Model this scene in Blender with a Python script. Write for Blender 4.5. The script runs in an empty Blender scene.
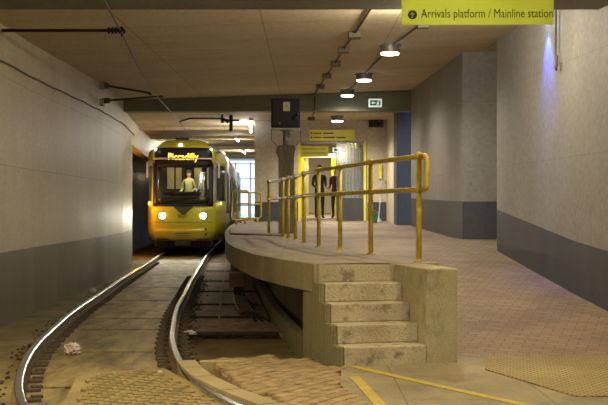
import bpy, bmesh, math, random
from mathutils import Vector, Matrix
random.seed(7)
C = bpy.context.scene.collection
SC = bpy.context.scene
PI = math.pi

# ------------------------------------------------------------------ camera, world, exposure
cam = bpy.data.cameras.new('camera'); co = bpy.data.objects.new('camera', cam); C.objects.link(co)
co.location = (0, 0, 1.45); co.rotation_euler = (PI/2, 0, 0)
cam.sensor_width = 36; cam.lens = 36*1050/608; cam.shift_y = 5.5/608
cam.clip_end = 300
SC.camera = co
SC.view_settings.view_transform = 'Standard'; SC.view_settings.look = 'None'
SC.view_settings.gamma = 1; SC.view_settings.use_curve_mapping = False
SC.view_settings.exposure = 0.55
W = bpy.data.worlds.new('world'); SC.world = W; W.use_nodes = True
wb = W.node_tree.nodes['Background']
wb.inputs[0].default_value = (0.55, 0.72, 1.0, 1); wb.inputs[1].default_value = 2.5

WARM = (1.0, 0.77, 0.44)
WHITE = (1.0, 0.90, 0.72)

# ------------------------------------------------------------------ materials
def nodes(name):
    m = bpy.data.materials.new(name); m.use_nodes = True
    nt = m.node_tree; b = nt.nodes['Principled BSDF']
    return m, nt, b
def N(nt, t, **kw):
    n = nt.nodes.new(t)
    for k, v in kw.items(): setattr(n, k, v)
    return n
def rgba(c): return (c[0], c[1], c[2], 1)
def plain(name, col, rough=.6, metal=0.0, noise=.12, scale=6, bump=0.0, spec=None):
    m, nt, b = nodes(name)
    b.inputs['Roughness'].default_value = rough; b.inputs['Metallic'].default_value = metal
    tc = N(nt, 'ShaderNodeTexCoord'); nz = N(nt, 'ShaderNodeTexNoise')
    nz.inputs['Scale'].default_value = scale; nz.inputs['Detail'].default_value = 6
    nt.links.new(tc.outputs['Object'], nz.inputs['Vector'])
    rp = N(nt, 'ShaderNodeValToRGB')
    rp.color_ramp.elements[0].position = .3; rp.color_ramp.elements[1].position = .7
    rp.color_ramp.elements[0].color = rgba([max(0, x*(1-noise*1.6)) for x in col])
    rp.color_ramp.elements[1].color = rgba([min(1, x*(1+noise)) for x in col])
    nt.links.new(nz.outputs['Fac'], rp.inputs[0]); nt.links.new(rp.outputs[0], b.inputs['Base Color'])
    if bump:
        bp = N(nt, 'ShaderNodeBump'); bp.inputs['Strength'].default_value = bump; bp.inputs['Distance'].default_value = .02
        nt.links.new(nz.outputs['Fac'], bp.inputs['Height']); nt.links.new(bp.outputs[0], b.inputs['Normal'])
    return m
def emis(name, col, strength):
    m, nt, b = nodes(name)
    b.inputs['Base Color'].default_value = rgba(col)
    b.inputs['Emission Color'].default_value = rgba(col); b.inputs['Emission Strength'].default_value = strength
    return m
def glassmat(name, tint=(1,1,1), gloss=.08, rough=.02):
    m, nt, b = nodes(name)
    nt.nodes.remove(b)
    out = nt.nodes['Material Output']
    t = N(nt, 'ShaderNodeBsdfTransparent'); t.inputs[0].default_value = rgba(tint)
    g = N(nt, 'ShaderNodeBsdfGlossy'); g.inputs['Roughness'].default_value = rough
    mx = N(nt, 'ShaderNodeMixShader'); mx.inputs[0].default_value = gloss
    nt.links.new(t.outputs[0], mx.inputs[1]); nt.links.new(g.outputs[0], mx.inputs[2]); nt.links.new(mx.outputs[0], out.inputs[0])
    return m
def concrete(name, c1, c2, scale=1.2, stretch=(1,1,1), fine=30, bump=.3, rough=.85, stain=None, joints=None, jw=.012, ss=2.3, sa=.6):
    """noise-mottled concrete; joints = (dx,dy,dz) spacing of formwork joints in metres (0 = none)"""
    m, nt, b = nodes(name); L = nt.links.new
    b.inputs['Roughness'].default_value = rough
    tc = N(nt, 'ShaderNodeTexCoord'); mp = N(nt, 'ShaderNodeMapping'); mp.inputs['Scale'].default_value = stretch
    L(tc.outputs['Object'], mp.inputs[0])
    n1 = N(nt, 'ShaderNodeTexNoise'); n1.inputs['Scale'].default_value = scale; n1.inputs['Detail'].default_value = 8; n1.inputs['Roughness'].default_value = .65
    n2 = N(nt, 'ShaderNodeTexNoise'); n2.inputs['Scale'].default_value = fine; n2.inputs['Detail'].default_value = 5
    L(mp.outputs[0], n1.inputs['Vector']); L(tc.outputs['Object'], n2.inputs['Vector'])
    r = N(nt, 'ShaderNodeValToRGB'); r.color_ramp.elements[0].position = .32; r.color_ramp.elements[1].position = .68
    r.color_ramp.elements[0].color = rgba(c1); r.color_ramp.elements[1].color = rgba(c2)
    L(n1.outputs['Fac'], r.inputs[0])
    mx = N(nt, 'ShaderNodeMixRGB', blend_type='OVERLAY'); mx.inputs[0].default_value = .35
    L(r.outputs[0], mx.inputs[1]); L(n2.outputs['Fac'], mx.inputs[2])
    col = mx.outputs[0]
    if stain:
        n3 = N(nt, 'ShaderNodeTexNoise'); n3.inputs['Scale'].default_value = ss; n3.inputs['Detail'].default_value = 10; n3.inputs['Roughness'].default_value = .75
        L(mp.outputs[0], n3.inputs['Vector'])
        r3 = N(nt, 'ShaderNodeValToRGB'); r3.color_ramp.elements[0].position = .5; r3.color_ramp.elements[1].position = .62
        r3.color_ramp.elements[0].color = (0,0,0,1); r3.color_ramp.elements[1].color = (sa,sa,sa,1)
        L(n3.outputs['Fac'], r3.inputs[0])
        m3 = N(nt, 'ShaderNodeMixRGB'); L(r3.outputs[0], m3.inputs[0]); L(col, m3.inputs[1]); m3.inputs[2].default_value = rgba(stain)
        col = m3.outputs[0]
    if joints:
        sx = N(nt, 'ShaderNodeSeparateXYZ'); L(tc.outputs['Object'], sx.inputs[0])
        for i, d in enumerate(joints):
            if not d: continue
            a = N(nt, 'ShaderNodeMath', operation='MODULO'); a.inputs[1].default_value = d
            ad = N(nt, 'ShaderNodeMath', operation='ADD'); ad.inputs[1].default_value = 100*d + .31*d
            L(sx.outputs[i], ad.inputs[0]); L(ad.outputs[0], a.inputs[0])
            lt = N(nt, 'ShaderNodeMath', operation='LESS_THAN'); lt.inputs[1].default_value = jw
            L(a.outputs[0], lt.inputs[0])
            ml = N(nt, 'ShaderNodeMath', operation='MULTIPLY'); ml.inputs[1].default_value = .45; L(lt.outputs[0], ml.inputs[0])
            mj = N(nt, 'ShaderNodeMixRGB'); L(ml.outputs[0], mj.inputs[0]); L(col, mj.inputs[1]); mj.inputs[2].default_value = rgba([x*.25 for x in c1])
            col = mj.outputs[0]
    L(col, b.inputs['Base Color'])
    if bump:
        bp = N(nt, 'ShaderNodeBump'); bp.inputs['Strength'].default_value = bump; bp.inputs['Distance'].default_value = .02
        L(n2.outputs['Fac'], bp.inputs['Height']); L(bp.outputs[0], b.inputs['Normal'])
    return m
def brick(name, c1, c2, mortar, bw=.2, bh=.1, rot=0, rough=.75, ms=.006):
    m, nt, b = nodes(name); L = nt.links.new
    b.inputs['Roughness'].default_value = rough
    tc = N(nt, 'ShaderNodeTexCoord'); mp = N(nt, 'ShaderNodeMapping'); mp.inputs['Rotation'].default_value = (0, 0, rot)
    L(tc.outputs['Object'], mp.inputs[0])
    br = N(nt, 'ShaderNodeTexBrick'); br.inputs['Scale'].default_value = 1
    br.inputs['Brick Width'].default_value = bw; br.inputs['Row Height'].default_value = bh; br.inputs['Mortar Size'].default_value = ms
    br.inputs['Mortar Smooth'].default_value = .3; br.inputs['Bias'].default_value = 0
    br.inputs['Color1'].default_value = rgba(c1); br.inputs['Color2'].default_value = rgba(c2); br.inputs['Mortar'].default_value = rgba(mortar)
    L(mp.outputs[0], br.inputs['Vector'])
    n1 = N(nt, 'ShaderNodeTexNoise'); n1.inputs['Scale'].default_value = 1.1; n1.inputs['Detail'].default_value = 8; L(tc.outputs['Object'], n1.inputs['Vector'])
    mx = N(nt, 'ShaderNodeMixRGB', blend_type='OVERLAY'); mx.inputs[0].default_value = .45
    L(br.outputs['Color'], mx.inputs[1]); L(n1.outputs['Fac'], mx.inputs[2]); L(mx.outputs[0], b.inputs['Base Color'])
    bp = N(nt, 'ShaderNodeBump'); bp.inputs['Strength'].default_value = .5; bp.inputs['Distance'].default_value = .01; bp.invert = True
    L(br.outputs['Fac'], bp.inputs['Height']); L(bp.outputs[0], b.inputs['Normal'])
    return m

M = {}
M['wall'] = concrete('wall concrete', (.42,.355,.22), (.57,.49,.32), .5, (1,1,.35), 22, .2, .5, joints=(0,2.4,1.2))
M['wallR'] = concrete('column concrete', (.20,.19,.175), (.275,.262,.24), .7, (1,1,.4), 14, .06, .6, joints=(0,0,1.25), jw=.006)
M['dado'] = concrete('grey dado paint', (.125,.108,.075), (.185,.16,.115), 1.0, (1,1,.3), 25, .2, .45, joints=(0,.62,0), jw=.01)
M['dadoR'] = concrete('grey dado paint smooth', (.048,.050,.060), (.072,.074,.086), 1.0, (1,1,.3), 25, .15, .55)
M['ceil'] = concrete('ceiling concrete', (.47,.38,.23), (.62,.51,.335), .5, (.5,1.6,1), 18, .2, .8, joints=(1.9,2.6,0), jw=.02)
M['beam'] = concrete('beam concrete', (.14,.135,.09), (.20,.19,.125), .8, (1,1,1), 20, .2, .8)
M['backwall'] = concrete('back wall plaster', (.46,.41,.31), (.58,.51,.39), .5, (1,1,1), 18, .1, .8)
M['slate'] = concrete('slate blue pillar paint', (.04,.05,.065), (.06,.072,.09), 1, (1,1,1), 18, .1, .6)
M['platform'] = concrete('platform slab paving', (.22,.18,.125), (.31,.26,.185), 1.2, (1,1,1), 40, .35, .8, stain=(.15,.12,.085), joints=(.9,.9,0), jw=.01)
M['fascia'] = concrete('platform edge concrete', (.14,.125,.07), (.27,.24,.15), 1.5, (1,1,.3), 30, .4, .85, joints=(0,1.3,0), jw=.02, stain=(.12,.108,.06), ss=4, sa=.6)
M['boards'] = concrete('board marked concrete', (.14,.135,.07), (.21,.20,.11), 1.4, (3,3,.2), 30, .4, .85, joints=(.07,0,0), jw=.008)
M['step'] = concrete('step concrete', (.30,.27,.18), (.50,.46,.32), 3.0, (1,1,1), 60, .5, .85, stain=(.11,.10,.065), ss=6, sa=.8)
M['cheek'] = concrete('cheek wall concrete', (.27,.25,.15), (.38,.35,.22), 2.0, (1,1,.6), 60, .6, .85, stain=(.17,.155,.095), ss=5, sa=.7)
M['trackslab'] = concrete('track slab concrete', (.075,.06,.025), (.33,.27,.12), 1.7, (2.2,.6,1), 38, 1.0, .62, stain=(.05,.042,.02))
M['dirt'] = concrete('trackside dirt', (.12,.098,.038), (.23,.19,.08), 1.4, (1,1,1), 40, .8, .85, stain=(.06,.052,.03))
M['rust'] = concrete('rust brown ballast panel', (.09,.06,.035), (.50,.36,.23), 9, (.6,1.3,1), 45, 1.0, .8, stain=(.05,.035,.022), ss=6, sa=.8)
M['street'] = concrete('street concrete', (.17,.15,.085), (.25,.22,.13), 1.5, (1,1,1), 40, .4, .8, stain=(.12,.105,.06), joints=(1.1,0,0), jw=.015)
M['brick'] = brick('brick paving', (.26,.19,.125), (.20,.145,.10), (.12,.09,.065), .21, .105, .35)
M['sett'] = plain('stone sett', (.27,.205,.10), .85, 0, .3, 9, .4)
M['kerb'] = concrete('kerb stone', (.25,.21,.10), (.33,.28,.14), 2.5, (1,1,1), 50, .4, .8)
M['panelc'] = concrete('bobbled panel concrete', (.17,.14,.055), (.29,.24,.10), 2.0, (1,1,1), 50, .6, .8, stain=(.12,.10,.04))
M['tactile'] = brick('yellow tactile paving', (.33,.255,.085), (.27,.205,.07), (.15,.12,.05), .06, .06, .2, ms=.012)
M['railsteel'] = plain('polished rail head', (.62,.60,.56), .22, 1, .1, 8)
M['railweb'] = plain('rusty rail web', (.13,.085,.045), .75, 0, .3, 14, .3)
M['clip'] = plain('rusty fastening', (.06,.047,.03), .8, 0, .3, 20)
M['yrail'] = plain('yellow handrail paint', (.52,.40,.035), .35, 0, .18, 14)
M['yellow'] = plain('tram yellow paint', (.60,.53,.035), .3, 0, .04, 3)
M['ydark'] = plain('tram yellow lower skirt', (.56,.43,.03), .35, 0, .08, 3)
M['silver'] = plain('tram silver paint', (.52,.54,.53), .35, 0, .06, 3)
M['black'] = plain('black enamel', (.008,.010,.018), .55, 0, .2, 8)
M['blackmat'] = plain('black rubber', (.02,.02,.02), .8, 0, .2, 8)
M['dispblack'] = plain('display black', (.008,.005,.005), .6, 0, .1, 8)
M['galv'] = plain('galvanised steel', (.33,.33,.30), .45, .7, .15, 15)
M['conduit'] = plain('dark conduit', (.10,.085,.06), .6, .3, .1, 10)
M['cboxes'] = plain('ceiling junction box', (.15,.125,.085), .6, 0, .1, 10)
M['timber'] = concrete('weathered post', (.15,.12,.085), (.30,.245,.18), 4, (3,3,.4), 40, .8, .9)
M['signy'] = plain('sign yellow', (.82,.74,.03), .35, 0, .03, 3)
M['signy2'] = plain('hanging sign yellow green', (.74,.76,.12), .3, 0, .03, 3)
def translucent(m, col, f):
    nt = m.node_tree; b = nt.nodes['Principled BSDF']; out = nt.nodes['Material Output']
    t = N(nt, 'ShaderNodeBsdfTranslucent'); t.inputs[0].default_value = rgba(col); mx = N(nt, 'ShaderNodeMixShader'); mx.inputs[0].default_value = f
    nt.links.new(b.outputs[0], mx.inputs[1]); nt.links.new(t.outputs[0], mx.inputs[2]); nt.links.new(mx.outputs[0], out.inputs[0])
translucent(M['signy2'], (.9,.95,.3), .5)
M['ink'] = plain('sign lettering', (.07,.08,.05), .5, 0, .05, 3)
M['white'] = plain('white paint', (.75,.74,.70), .5, 0, .03, 5)
M['cream'] = plain('cream panel', (.72,.62,.42), .6, 0, .06, 5)
M['amberled'] = emis('amber led', (1.0,.62,.05), 2.6)
M['lens'] = emis('lamp diffuser', (.80,1.0,.96), 9)
M['head'] = emis('headlamp', (.85,1.0,.95), 40)
M['marker'] = emis('marker lamp', (.55,.75,1.0), 14)
M['amber'] = emis('amber indicator', (1.0,.42,.02), 12)
M['greenlamp'] = emis('green door lamp', (.6,1.0,.1), 3)
M['exitg'] = emis('exit sign green', (.01,.10,.04), .35)
M['exitw'] = emis('exit sign white', (.80,.92,.85), .45)
M['tube'] = emis('fluorescent tube', (.80,.92,1.0), 9)
M['glass'] = glassmat('tram glass', (.62,.66,.62), .07)
M['shopglass'] = glassmat('shop glass', (.86,.88,.84), .04, .12)
M['skin'] = plain('skin', (.55,.33,.22), .6)
M['hair'] = plain('dark hair', (.03,.02,.015), .8)
M['hivis'] = plain('pale yellow green shirt', (.62,.62,.34), .7, 0, .12, 12)
M['dark'] = plain('dark cloth', (.03,.028,.03), .85)
M['red'] = plain('dark red coat', (.09,.022,.018), .85)
M['brownbox'] = plain('rust brown enamel', (.30,.16,.12), .6, 0, .2, 6)
M['litter'] = plain('crumpled paper', (.62,.58,.55), .7, 0, .2, 20)
M['pink'] = plain('pinkish wrapper', (.50,.41,.40), .6, 0, .3, 30)
M['yline'] = concrete('worn yellow line', (.33,.26,.03), (.44,.35,.05), 4, (1,1,1), 50, .2, .8, stain=(.25,.20,.08))
M['green'] = plain('green plastic', (.03,.22,.08), .5)
M['bluegrey'] = plain('blue grey mop handle', (.30,.36,.44), .5)
M['grime'] = plain('dark underframe', (.025,.023,.02), .8, 0, .3, 10)
M['darkgap'] = plain('dark joint grime', (.03,.026,.016), .9, 0, .2, 10)
M['roomwall'] = plain('lobby wall', (.42,.38,.28), .7, 0, .08, 2)
M['steelcol'] = plain('brushed steel', (.38,.36,.30), .6, .2, .1, 8)
M['bagwhite'] = plain('pale plastic', (.55,.56,.56), .4, 0, .2, 20)
M['weed'] = plain('dry leaves', (.09,.09,.04), .9, 0, .4, 30)

# ------------------------------------------------------------------ mesh helpers
def obj(name, bm, mat, parent=None, smooth=False, kind=None):
    me = bpy.data.meshes.new(name); bmesh.ops.recalc_face_normals(bm, faces=bm.faces); bm.to_mesh(me); bm.free()
    for m in (mat if isinstance(mat, (list, tuple)) else [mat]): me.materials.append(M[m] if isinstance(m, str) else m)
    if smooth:
        for p in me.polygons: p.use_smooth = True
    o = bpy.data.objects.new(name, me); C.objects.link(o)
    if parent is not None: o.parent = parent
    if kind: o['kind'] = kind
    return o
def struct(name, bm, mat, smooth=False): return obj(name, bm, mat, None, smooth, 'structure')
def tag(o, label, cat, group=None):
    o['label'] = label; o['category'] = cat
    if group: o['group'] = group
    return o
def thing(name, label, cat, loc=(0,0,0), rz=0, group=None):
    o = bpy.data.objects.new(name, None); C.objects.link(o); o.empty_display_size = .1
    o.location = loc; o.rotation_euler = (0, 0, rz); return tag(o, label, cat, group)
def dup(root, loc=None, label=None):
    r = root.copy(); C.objects.link(r)
    if loc is not None: r.location = loc
    if label: r['label'] = label
    for ch in list(root.children):
        c = ch.copy(); C.objects.link(c); c.parent = r
        for g in ch.children:
            d = g.copy(); C.objects.link(d); d.parent = c
    return r
def nb(): return bmesh.new()
def box(bm, c, s, rz=0, bevel=0, rot=None, mi=0):
    M4 = Matrix.Translation(Vector(c)) @ (rot.to_4x4() if rot else Matrix.Rotation(rz, 4, 'Z')) @ Matrix.Diagonal((s[0], s[1], s[2], 1))
    r = bmesh.ops.create_cube(bm, size=1, matrix=M4)
    if mi:
        for f in {f for v in r['verts'] for f in v.link_faces}: f.material_index = mi
    if bevel:
        es = list({e for v in r['verts'] for e in v.link_edges})
        bmesh.ops.bevel(bm, geom=es, offset=bevel, segments=2, profile=.5, affect='EDGES')
    return bm
def cyl(bm, p0, p1, r, seg=12, r2=None):
    p0, p1 = Vector(p0), Vector(p1); d = p1-p0
    q = d.to_track_quat('Z', 'Y').to_matrix().to_4x4()
    bmesh.ops.create_cone(bm, cap_ends=True, segments=seg, radius1=r, radius2=r if r2 is None else r2, depth=d.length,
                          matrix=Matrix.Translation((p0+p1)/2) @ q)
    return bm
def ball(bm, c, r, sx=1, sy=1, sz=1, u=14, v=10):
    bmesh.ops.create_uvsphere(bm, u_segments=u, v_segments=v, radius=r, matrix=Matrix.Translation(Vector(c)) @ Matrix.Diagonal((sx, sy, sz, 1)))
    return bm
def tube(bm, pts, r, seg=10, closed=False):
    pts = [Vector(p) for p in pts]; n = len(pts); rings = []
    up = Vector((0.013, .02, 1)).normalized()
    t0 = (pts[1]-pts[0]).normalized()
    if abs(t0.dot(up)) > .95: up = Vector((1, 0.03, 0)).normalized()
    nrm = (up - t0*up.dot(t0)).normalized()
    for i, p in enumerate(pts):
        if closed: t = (pts[(i+1) % n]-pts[i-1]).normalized()
        elif i == 0: t = t0
        elif i == n-1: t = (pts[-1]-pts[-2]).normalized()
        else: t = ((pts[i+1]-p).normalized()+(p-pts[i-1]).normalized()).normalized()
        nrm = (nrm - t*nrm.dot(t)).normalized(); bn = t.cross(nrm)
        rings.append([bm.verts.new(p + nrm*r*math.cos(2*PI*k/seg) + bn*r*math.sin(2*PI*k/seg)) for k in range(seg)])
    for i in range(n if closed else n-1):
        a, b = rings[i], rings[(i+1) % n]
        for k in range(seg): bm.faces.new((a[k], a[(k+1) % seg], b[(k+1) % seg], b[k]))
    if not closed: bm.faces.new(rings[0]); bm.faces.new(rings[-1])
    return bm
def prism(bm, poly, z0, z1):
    """poly of (x,y) extruded from z0 to z1 (z1 may be a list)"""
    zt = z1 if isinstance(z1, list) else [z1]*len(poly)
    a = [bm.verts.new((x, y, z0)) for x, y in poly]; b = [bm.verts.new((p[0], p[1], zt[i])) for i, p in enumerate(poly)]
    n = len(poly); bm.faces.new(a[::-1]); bm.faces.new(b)
    for i in range(n): bm.faces.new((a[i], a[(i+1) % n], b[(i+1) % n], b[i]))
    return bm
def interp(tab, y):
    if y <= tab[0][0]:
        (a, b), (c, d) = tab[0], tab[1]
    elif y >= tab[-1][0]:
        (a, b), (c, d) = tab[-2], tab[-1]
    else:
        for i in range(len(tab)-1):
            if tab[i][0] <= y <= tab[i+1][0]: (a, b), (c, d) = tab[i], tab[i+1]; break
    return b + (d-b)*(y-a)/(c-a)
def catmull(pts, per=6):
    out = []; P = [Vector(p) for p in pts]; P = [2*P[0]-P[1]] + P + [2*P[-1]-P[-2]]
    for i in range(1, len(P)-2):
        for k in range(per):
            t = k/per; a, b, c, d = P[i-1:i+3]
            out.append(.5*((2*b)+(c-a)*t+(2*a-5*b+4*c-d)*t*t+(3*b-a-3*c+d)*t**3))
    out.append(P[-2]); return out
def textmesh(name, body, size, mat, parent, loc, rot, bold=0, extrude=.001, align='LEFT', sx=1):
    cu = bpy.data.curves.new(name, 'FONT'); cu.body = body; cu.size = size; cu.extrude = extrude; cu.offset = bold; cu.align_x = align
    cu.resolution_u = 3
    t = bpy.data.objects.new(name, cu); C.objects.link(t)
    dg = bpy.context.evaluated_depsgraph_get(); me = bpy.data.meshes.new_from_object(t.evaluated_get(dg))
    bpy.data.objects.remove(t); me.materials.clear(); me.materials.append(M[mat])
    o = bpy.data.objects.new(name, me); C.objects.link(o); o.parent = parent
    o.location = loc; o.rotation_euler = rot; o.scale = (sx, 1, 1); return o
def lamp(name, typ, loc, energy, col, rot=(0,0,0), size=.3, parent=None, spot=None, blend=.6, radius=.1):
    l = bpy.data.lights.new(name, typ); l.energy = energy; l.color = col
    if typ == 'AREA': l.shape = 'DISK'; l.size = size
    elif typ == 'SPOT': l.spot_size = spot; l.spot_blend = blend; l.shadow_soft_size = radius
    else: l.shadow_soft_size = radius
    o = bpy.data.objects.new(name, l); C.objects.link(o); o.location = loc; o.rotation_euler = rot
    if parent is not None: o.parent = parent
    return o

# ------------------------------------------------------------------ plan of the place
RAIL_R = catmull([(2.6,4.0),(1.55,5.1),(.62,6.3),(-.13,7.2),(-.513,7.81),(-.86,8.7),(-1.18,10.0),(-1.44,11.5),(-1.64,13.2),(-1.86,15.4),(-2.07,18.4),(-2.32,21.8),(-2.65,27),(-3.08,33.6),(-3.6,44),(-4.3,62)], 6)
def offset(path, d):
    out = []
    for i, p in enumerate(path):
        a = path[max(0, i-1)]; b = path[min(len(path)-1, i+1)]; t = (b-a).normalized()
        out.append(Vector((p.x - t.y*d, p.y + t.x*d)))
    return out
RAIL_L = offset(RAIL_R, 1.45)
EDGE = [(10.5,.12),(11.3,-.19),(12.65,-.57),(14.8,-.95),(17,-1.22),(19.1,-1.40),(25,-1.85),(33,-2.30),(49,-3.0),(62,-3.5)]   # (y, x) platform edge
HAND = [(9.84,1.40),(11.2,1.226),(12.74,.81),(14.2,.488),(15.3,.214),(16.9,0.0),(18.5,-.15),(19.3,-.286),(20.4,-.41),(22.1,-.74)]
RIGHT = [(4,4.3),(9,3.95),(13.45,3.46),(17.2,3.16),(18.9,3.3)]
def smooth(a, b, x):
    t = min(1, max(0, (x-a)/(b-a))); return t*t*(3-2*t)
def rampz(x, y):
    r = .887*min(1, max(0, (y-10.2)/8.3))
    return r + .02*max(0, y-20)*smooth(-2.7, -1.1, x)
def hand_x(y): return interp(HAND, y) if y < 22.1 else interp(EDGE, y) + 1.0
def ceilz(x, y): return 4.17 + .018*(y-20) + .035*x
def lceilz(y): return 3.90 + .012*(y-26)

# ------------------------------------------------------------------ structure: ground
bm = nb()
box(bm, (0, 28, -.33), (26, 76, .1)); struct('floor', bm, 'dirt')
def ribbon(bm, A, B, z0, z1, i0=0, i1=None):
    """strip between paths A and B, with thickness"""
    i1 = len(A) if i1 is None else i1
    for i in range(i0, i1-1):
        q = [A[i], B[i], B[i+1], A[i+1]]
        prism(bm, [(p.x, p.y) for p in q], z0, z1)
def resample(path, y0, y1, n):
    tab = sorted([(p.y, p.x) for p in path]); return [Vector((interp(tab, y0+(y1-y0)*k/n), y0+(y1-y0)*k/n)) for k in range(n+1)]
# centre slab between the rails, cast in lengths with open joints
bm = nb(); ys = [6.8, 9.3, 11.6, 13.75, 15.1, 18.0, 21.0, 25, 30, 36, 44, 55, 64]
LR = sorted([(p.y, p.x) for p in RAIL_L]); RR = sorted([(p.y, p.x) for p in RAIL_R])
for a, b in zip(ys, ys[1:]):
    n = 5; A = [Vector((interp(LR, y)+.06, y)) for y in [a+(b-.09-a)*k/n for k in range(n+1)]]
    B = [Vector((interp(RR, y)-.06, y)) for y in [a+(b-.09-a)*k/n for k in range(n+1)]]
    ribbon(bm, A, B, -.28, -.135)
struct('track_slab', bm, 'trackslab')
bm = nb()
A = [Vector((interp(LR, y)-4.0, y)) for y in [0,4,8,12,16,20,25,30,40,64]]; B = [Vector((interp(LR, y)-.06, y)) for y in [0,4,8,12,16,20,25,30,40,64]]
A = [Vector((min(a.x, -7.2), a.y)) for a in A]
LB = [Vector((max(-7, interp(LR, 5.6) if y < 5.6 else interp(LR, y))-.06, y)) for y in [2,5.6,7,8,9,10,11,12,14,16,20,25,30,40,64]]
LA = [Vector((-7.2, b.y)) for b in LB]
ribbon(bm, LA, LB, -.28, -.15); struct('track_verge', bm, 'dirt')
# panels right of the track with dark open gaps
bm = nb(); ys = [13.9, 15.95, 18.0, 20.8, 23.7, 27.5, 32, 38, 46, 62]
for a, b in zip(ys, ys[1:]):
    n = 4; yy = [a+(b-.34-a)*k/n for k in range(n+1)]
    ribbon(bm, [Vector((interp(RR, y)+.10, y)) for y in yy], [Vector((min(interp(RR, y)+1.5, interp([(10.6,.2),(15.4,-.50),(21.8,-1.05),(30,-1.7)], y)), y)) for y in yy], -.28, -.19)
struct('trackside_panels', bm, 'rust')
bm = nb(); yy = [13.95+1.6*k for k in range(30)]
ribbon(bm, [Vector((interp(RR, y)+.12, y)) for y in yy], [Vector((min(interp(RR, y)+1.45, interp([(10.6,.15),(15.4,-.55),(21.8,-1.10),(30,-1.75)], y)), y)) for y in yy], -.279, -.262); struct('trackside_drain', bm, 'darkgap')
bm = nb()
for y in (13.95, 15.98, 18.05, 20.85, 23.75, 27.5, 32):
    x0_, x1_ = interp(RR, y)+.12, min(interp(RR, y)+1.5, interp([(10.6,.15),(15.4,-.55),(21.8,-1.10),(30,-1.75)], y))
    box(bm, ((x0_+x1_)/2, y-.12, -.205), (x1_-x0_, .14, .045), 0, .015)
struct('trim_11', bm, 'darkgap')
bm = nb(); yy = [14.1+.6*k for k in range(40)]
ribbon(bm, [Vector((interp(RR, y)+.60, y)) for y in yy], [Vector((interp(RR, y)+.63, y)) for y in yy], -.19, -.178)
struct('trim_1', bm, 'kerb')
# cable trough kerb under the platform edge
bm = nb(); yy = [10.75+.5*k for k in range(23)]
CURB = [(10.6,.23),(11.4,.085),(12.6,-.13),(15.4,-.455),(21.8,-1.0),(30,-1.6)]
ribbon(bm, [Vector((interp(CURB, y), y)) for y in yy], [Vector((interp(CURB, y)+.12, y)) for y in yy], -.28, -.02)
struct('trim_2', bm, 'boards')

# street ground, right of the setts
bm = nb()
prism(bm, [(.34,9.57),(1.0,9.75),(1.43,9.9),(1.40,10.25),(5.2,10.25),(5.2,3),(1.9,3),(1.1,6.6),(.5,7.5),(.30,8.6)], -.28, 0)
struct('street_ground', bm, 'street')
# stone setts laid in rows (one surface)
bm = nb()
zig = [(-.84,9.95),(-.77,10.2),(-.55,10.1),(-.41,10.36),(-.2,10.16),(-.08,10.2),(.34,9.57),(.30,8.6),(.5,7.5),(1.1,6.6),(.55,6.9),(.02,7.55),(-.25,8.0),(-.55,8.75),(-.72,9.3)]
def inside(p, poly):
    c = False; j = len(poly)-1
    for i in range(len(poly)):
        if (poly[i][1] > p[1]) != (poly[j][1] > p[1]) and p[0] < (poly[j][0]-poly[i][0])*(p[1]-poly[i][1])/(poly[j][1]-poly[i][1])+poly[i][0]: c = not c
        j = i
    return c
prism(bm, zig, -.28, -.03)
ang = math.radians(56); ux = Vector((math.cos(ang), math.sin(ang))); uy = Vector((-ux.y, ux.x))
for i in range(-40, 60):
    for j in range(-60, 60):
        p = Vector((0, 8.8)) + ux*(i*.205 + (j % 2)*.1) + uy*j*.115
        if inside(p, zig):
            box(bm, (p.x, p.y, -.03+.005*random.random()), (.199, .104, .06), ang + random.uniform(-.015, .015), .008)
struct('sett_paving', bm, 'sett')
# kerb along the track at the setts
KP = [(-1.03,9.93),(-.93,9.5),(-.78,9.0),(-.5,8.35),(-.18,7.75),(.25,7.1),(1.0,6.1)]
bm = nb()
kv = [Vector(p) for p in KP]; ko = offset(kv, -.17)
for i in range(len(kv)-1):
    g = .012*(kv[i+1]-kv[i]).normalized()
    q = [kv[i]+g, ko[i]+g, ko[i+1]-g, kv[i+1]-g]; prism(bm, [(p.x, p.y) for p in q], -.28, .015)
box(bm, (-.80, 9.93, -.12), (.36, .12, .25), .1)
struct('trim_3', bm, 'kerb')
# tactile paving
bm = nb(); prism(bm, [(1.75,10.18),(2.9,10.2),(4.0,10.2),(4.0,8.0),(2.08,8.05),(1.62,9.4)], 0.0, .012); struct('tactile_paving', bm, 'tactile')
bm = nb()
def strip(bm, pts, w, z):
    pv = [Vector(p) for p in pts]; a = offset(pv, w/2); b = offset(pv, -w/2)
    ribbon(bm, a, b, z-.004, z)
strip(bm, [(.43,9.62),(.747,9.1),(1.15,8.45),(1.60,7.75),(2.2,6.8)], .085, .006)
strip(bm, [(.43,9.0),(.48,8.55),(.56,7.7),(.7,6.7)], .09, .006)
o = struct('road_markings', bm, 'yline')
# bobbled panel between the rails
bm = nb()
prism(bm, [(-2.02,9.4),(-1.30,9.74),(-.56,8.0),(-.3,6.9),(-.9,6.2),(-1.75,6.4),(-1.86,8.2)], -.28, -.035)
struct('track_crossing_panel', bm, 'panelc')
bm = nb()
pan = [(-1.88,9.33),(-1.38,9.58),(-.70,8.0),(-.5,7.0),(-.95,6.5),(-1.62,6.6),(-1.72,8.2)]
prism(bm, pan, -.035, -.026)
ang = math.radians(28); ux = Vector((math.cos(ang), math.sin(ang))); uy = Vector((-ux.y, ux.x))
for i in range(-30, 40):
    for j in range(-30, 40):
        p = Vector((-1.3, 8.3)) + ux*(i*.15 + (j % 2)*.075) + uy*j*.10
        if inside(p, pan): box(bm, (p.x, p.y, -.024), (.10, .055, .028), ang, .008)
struct('tactile_panel', bm, 'panelc')

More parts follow.
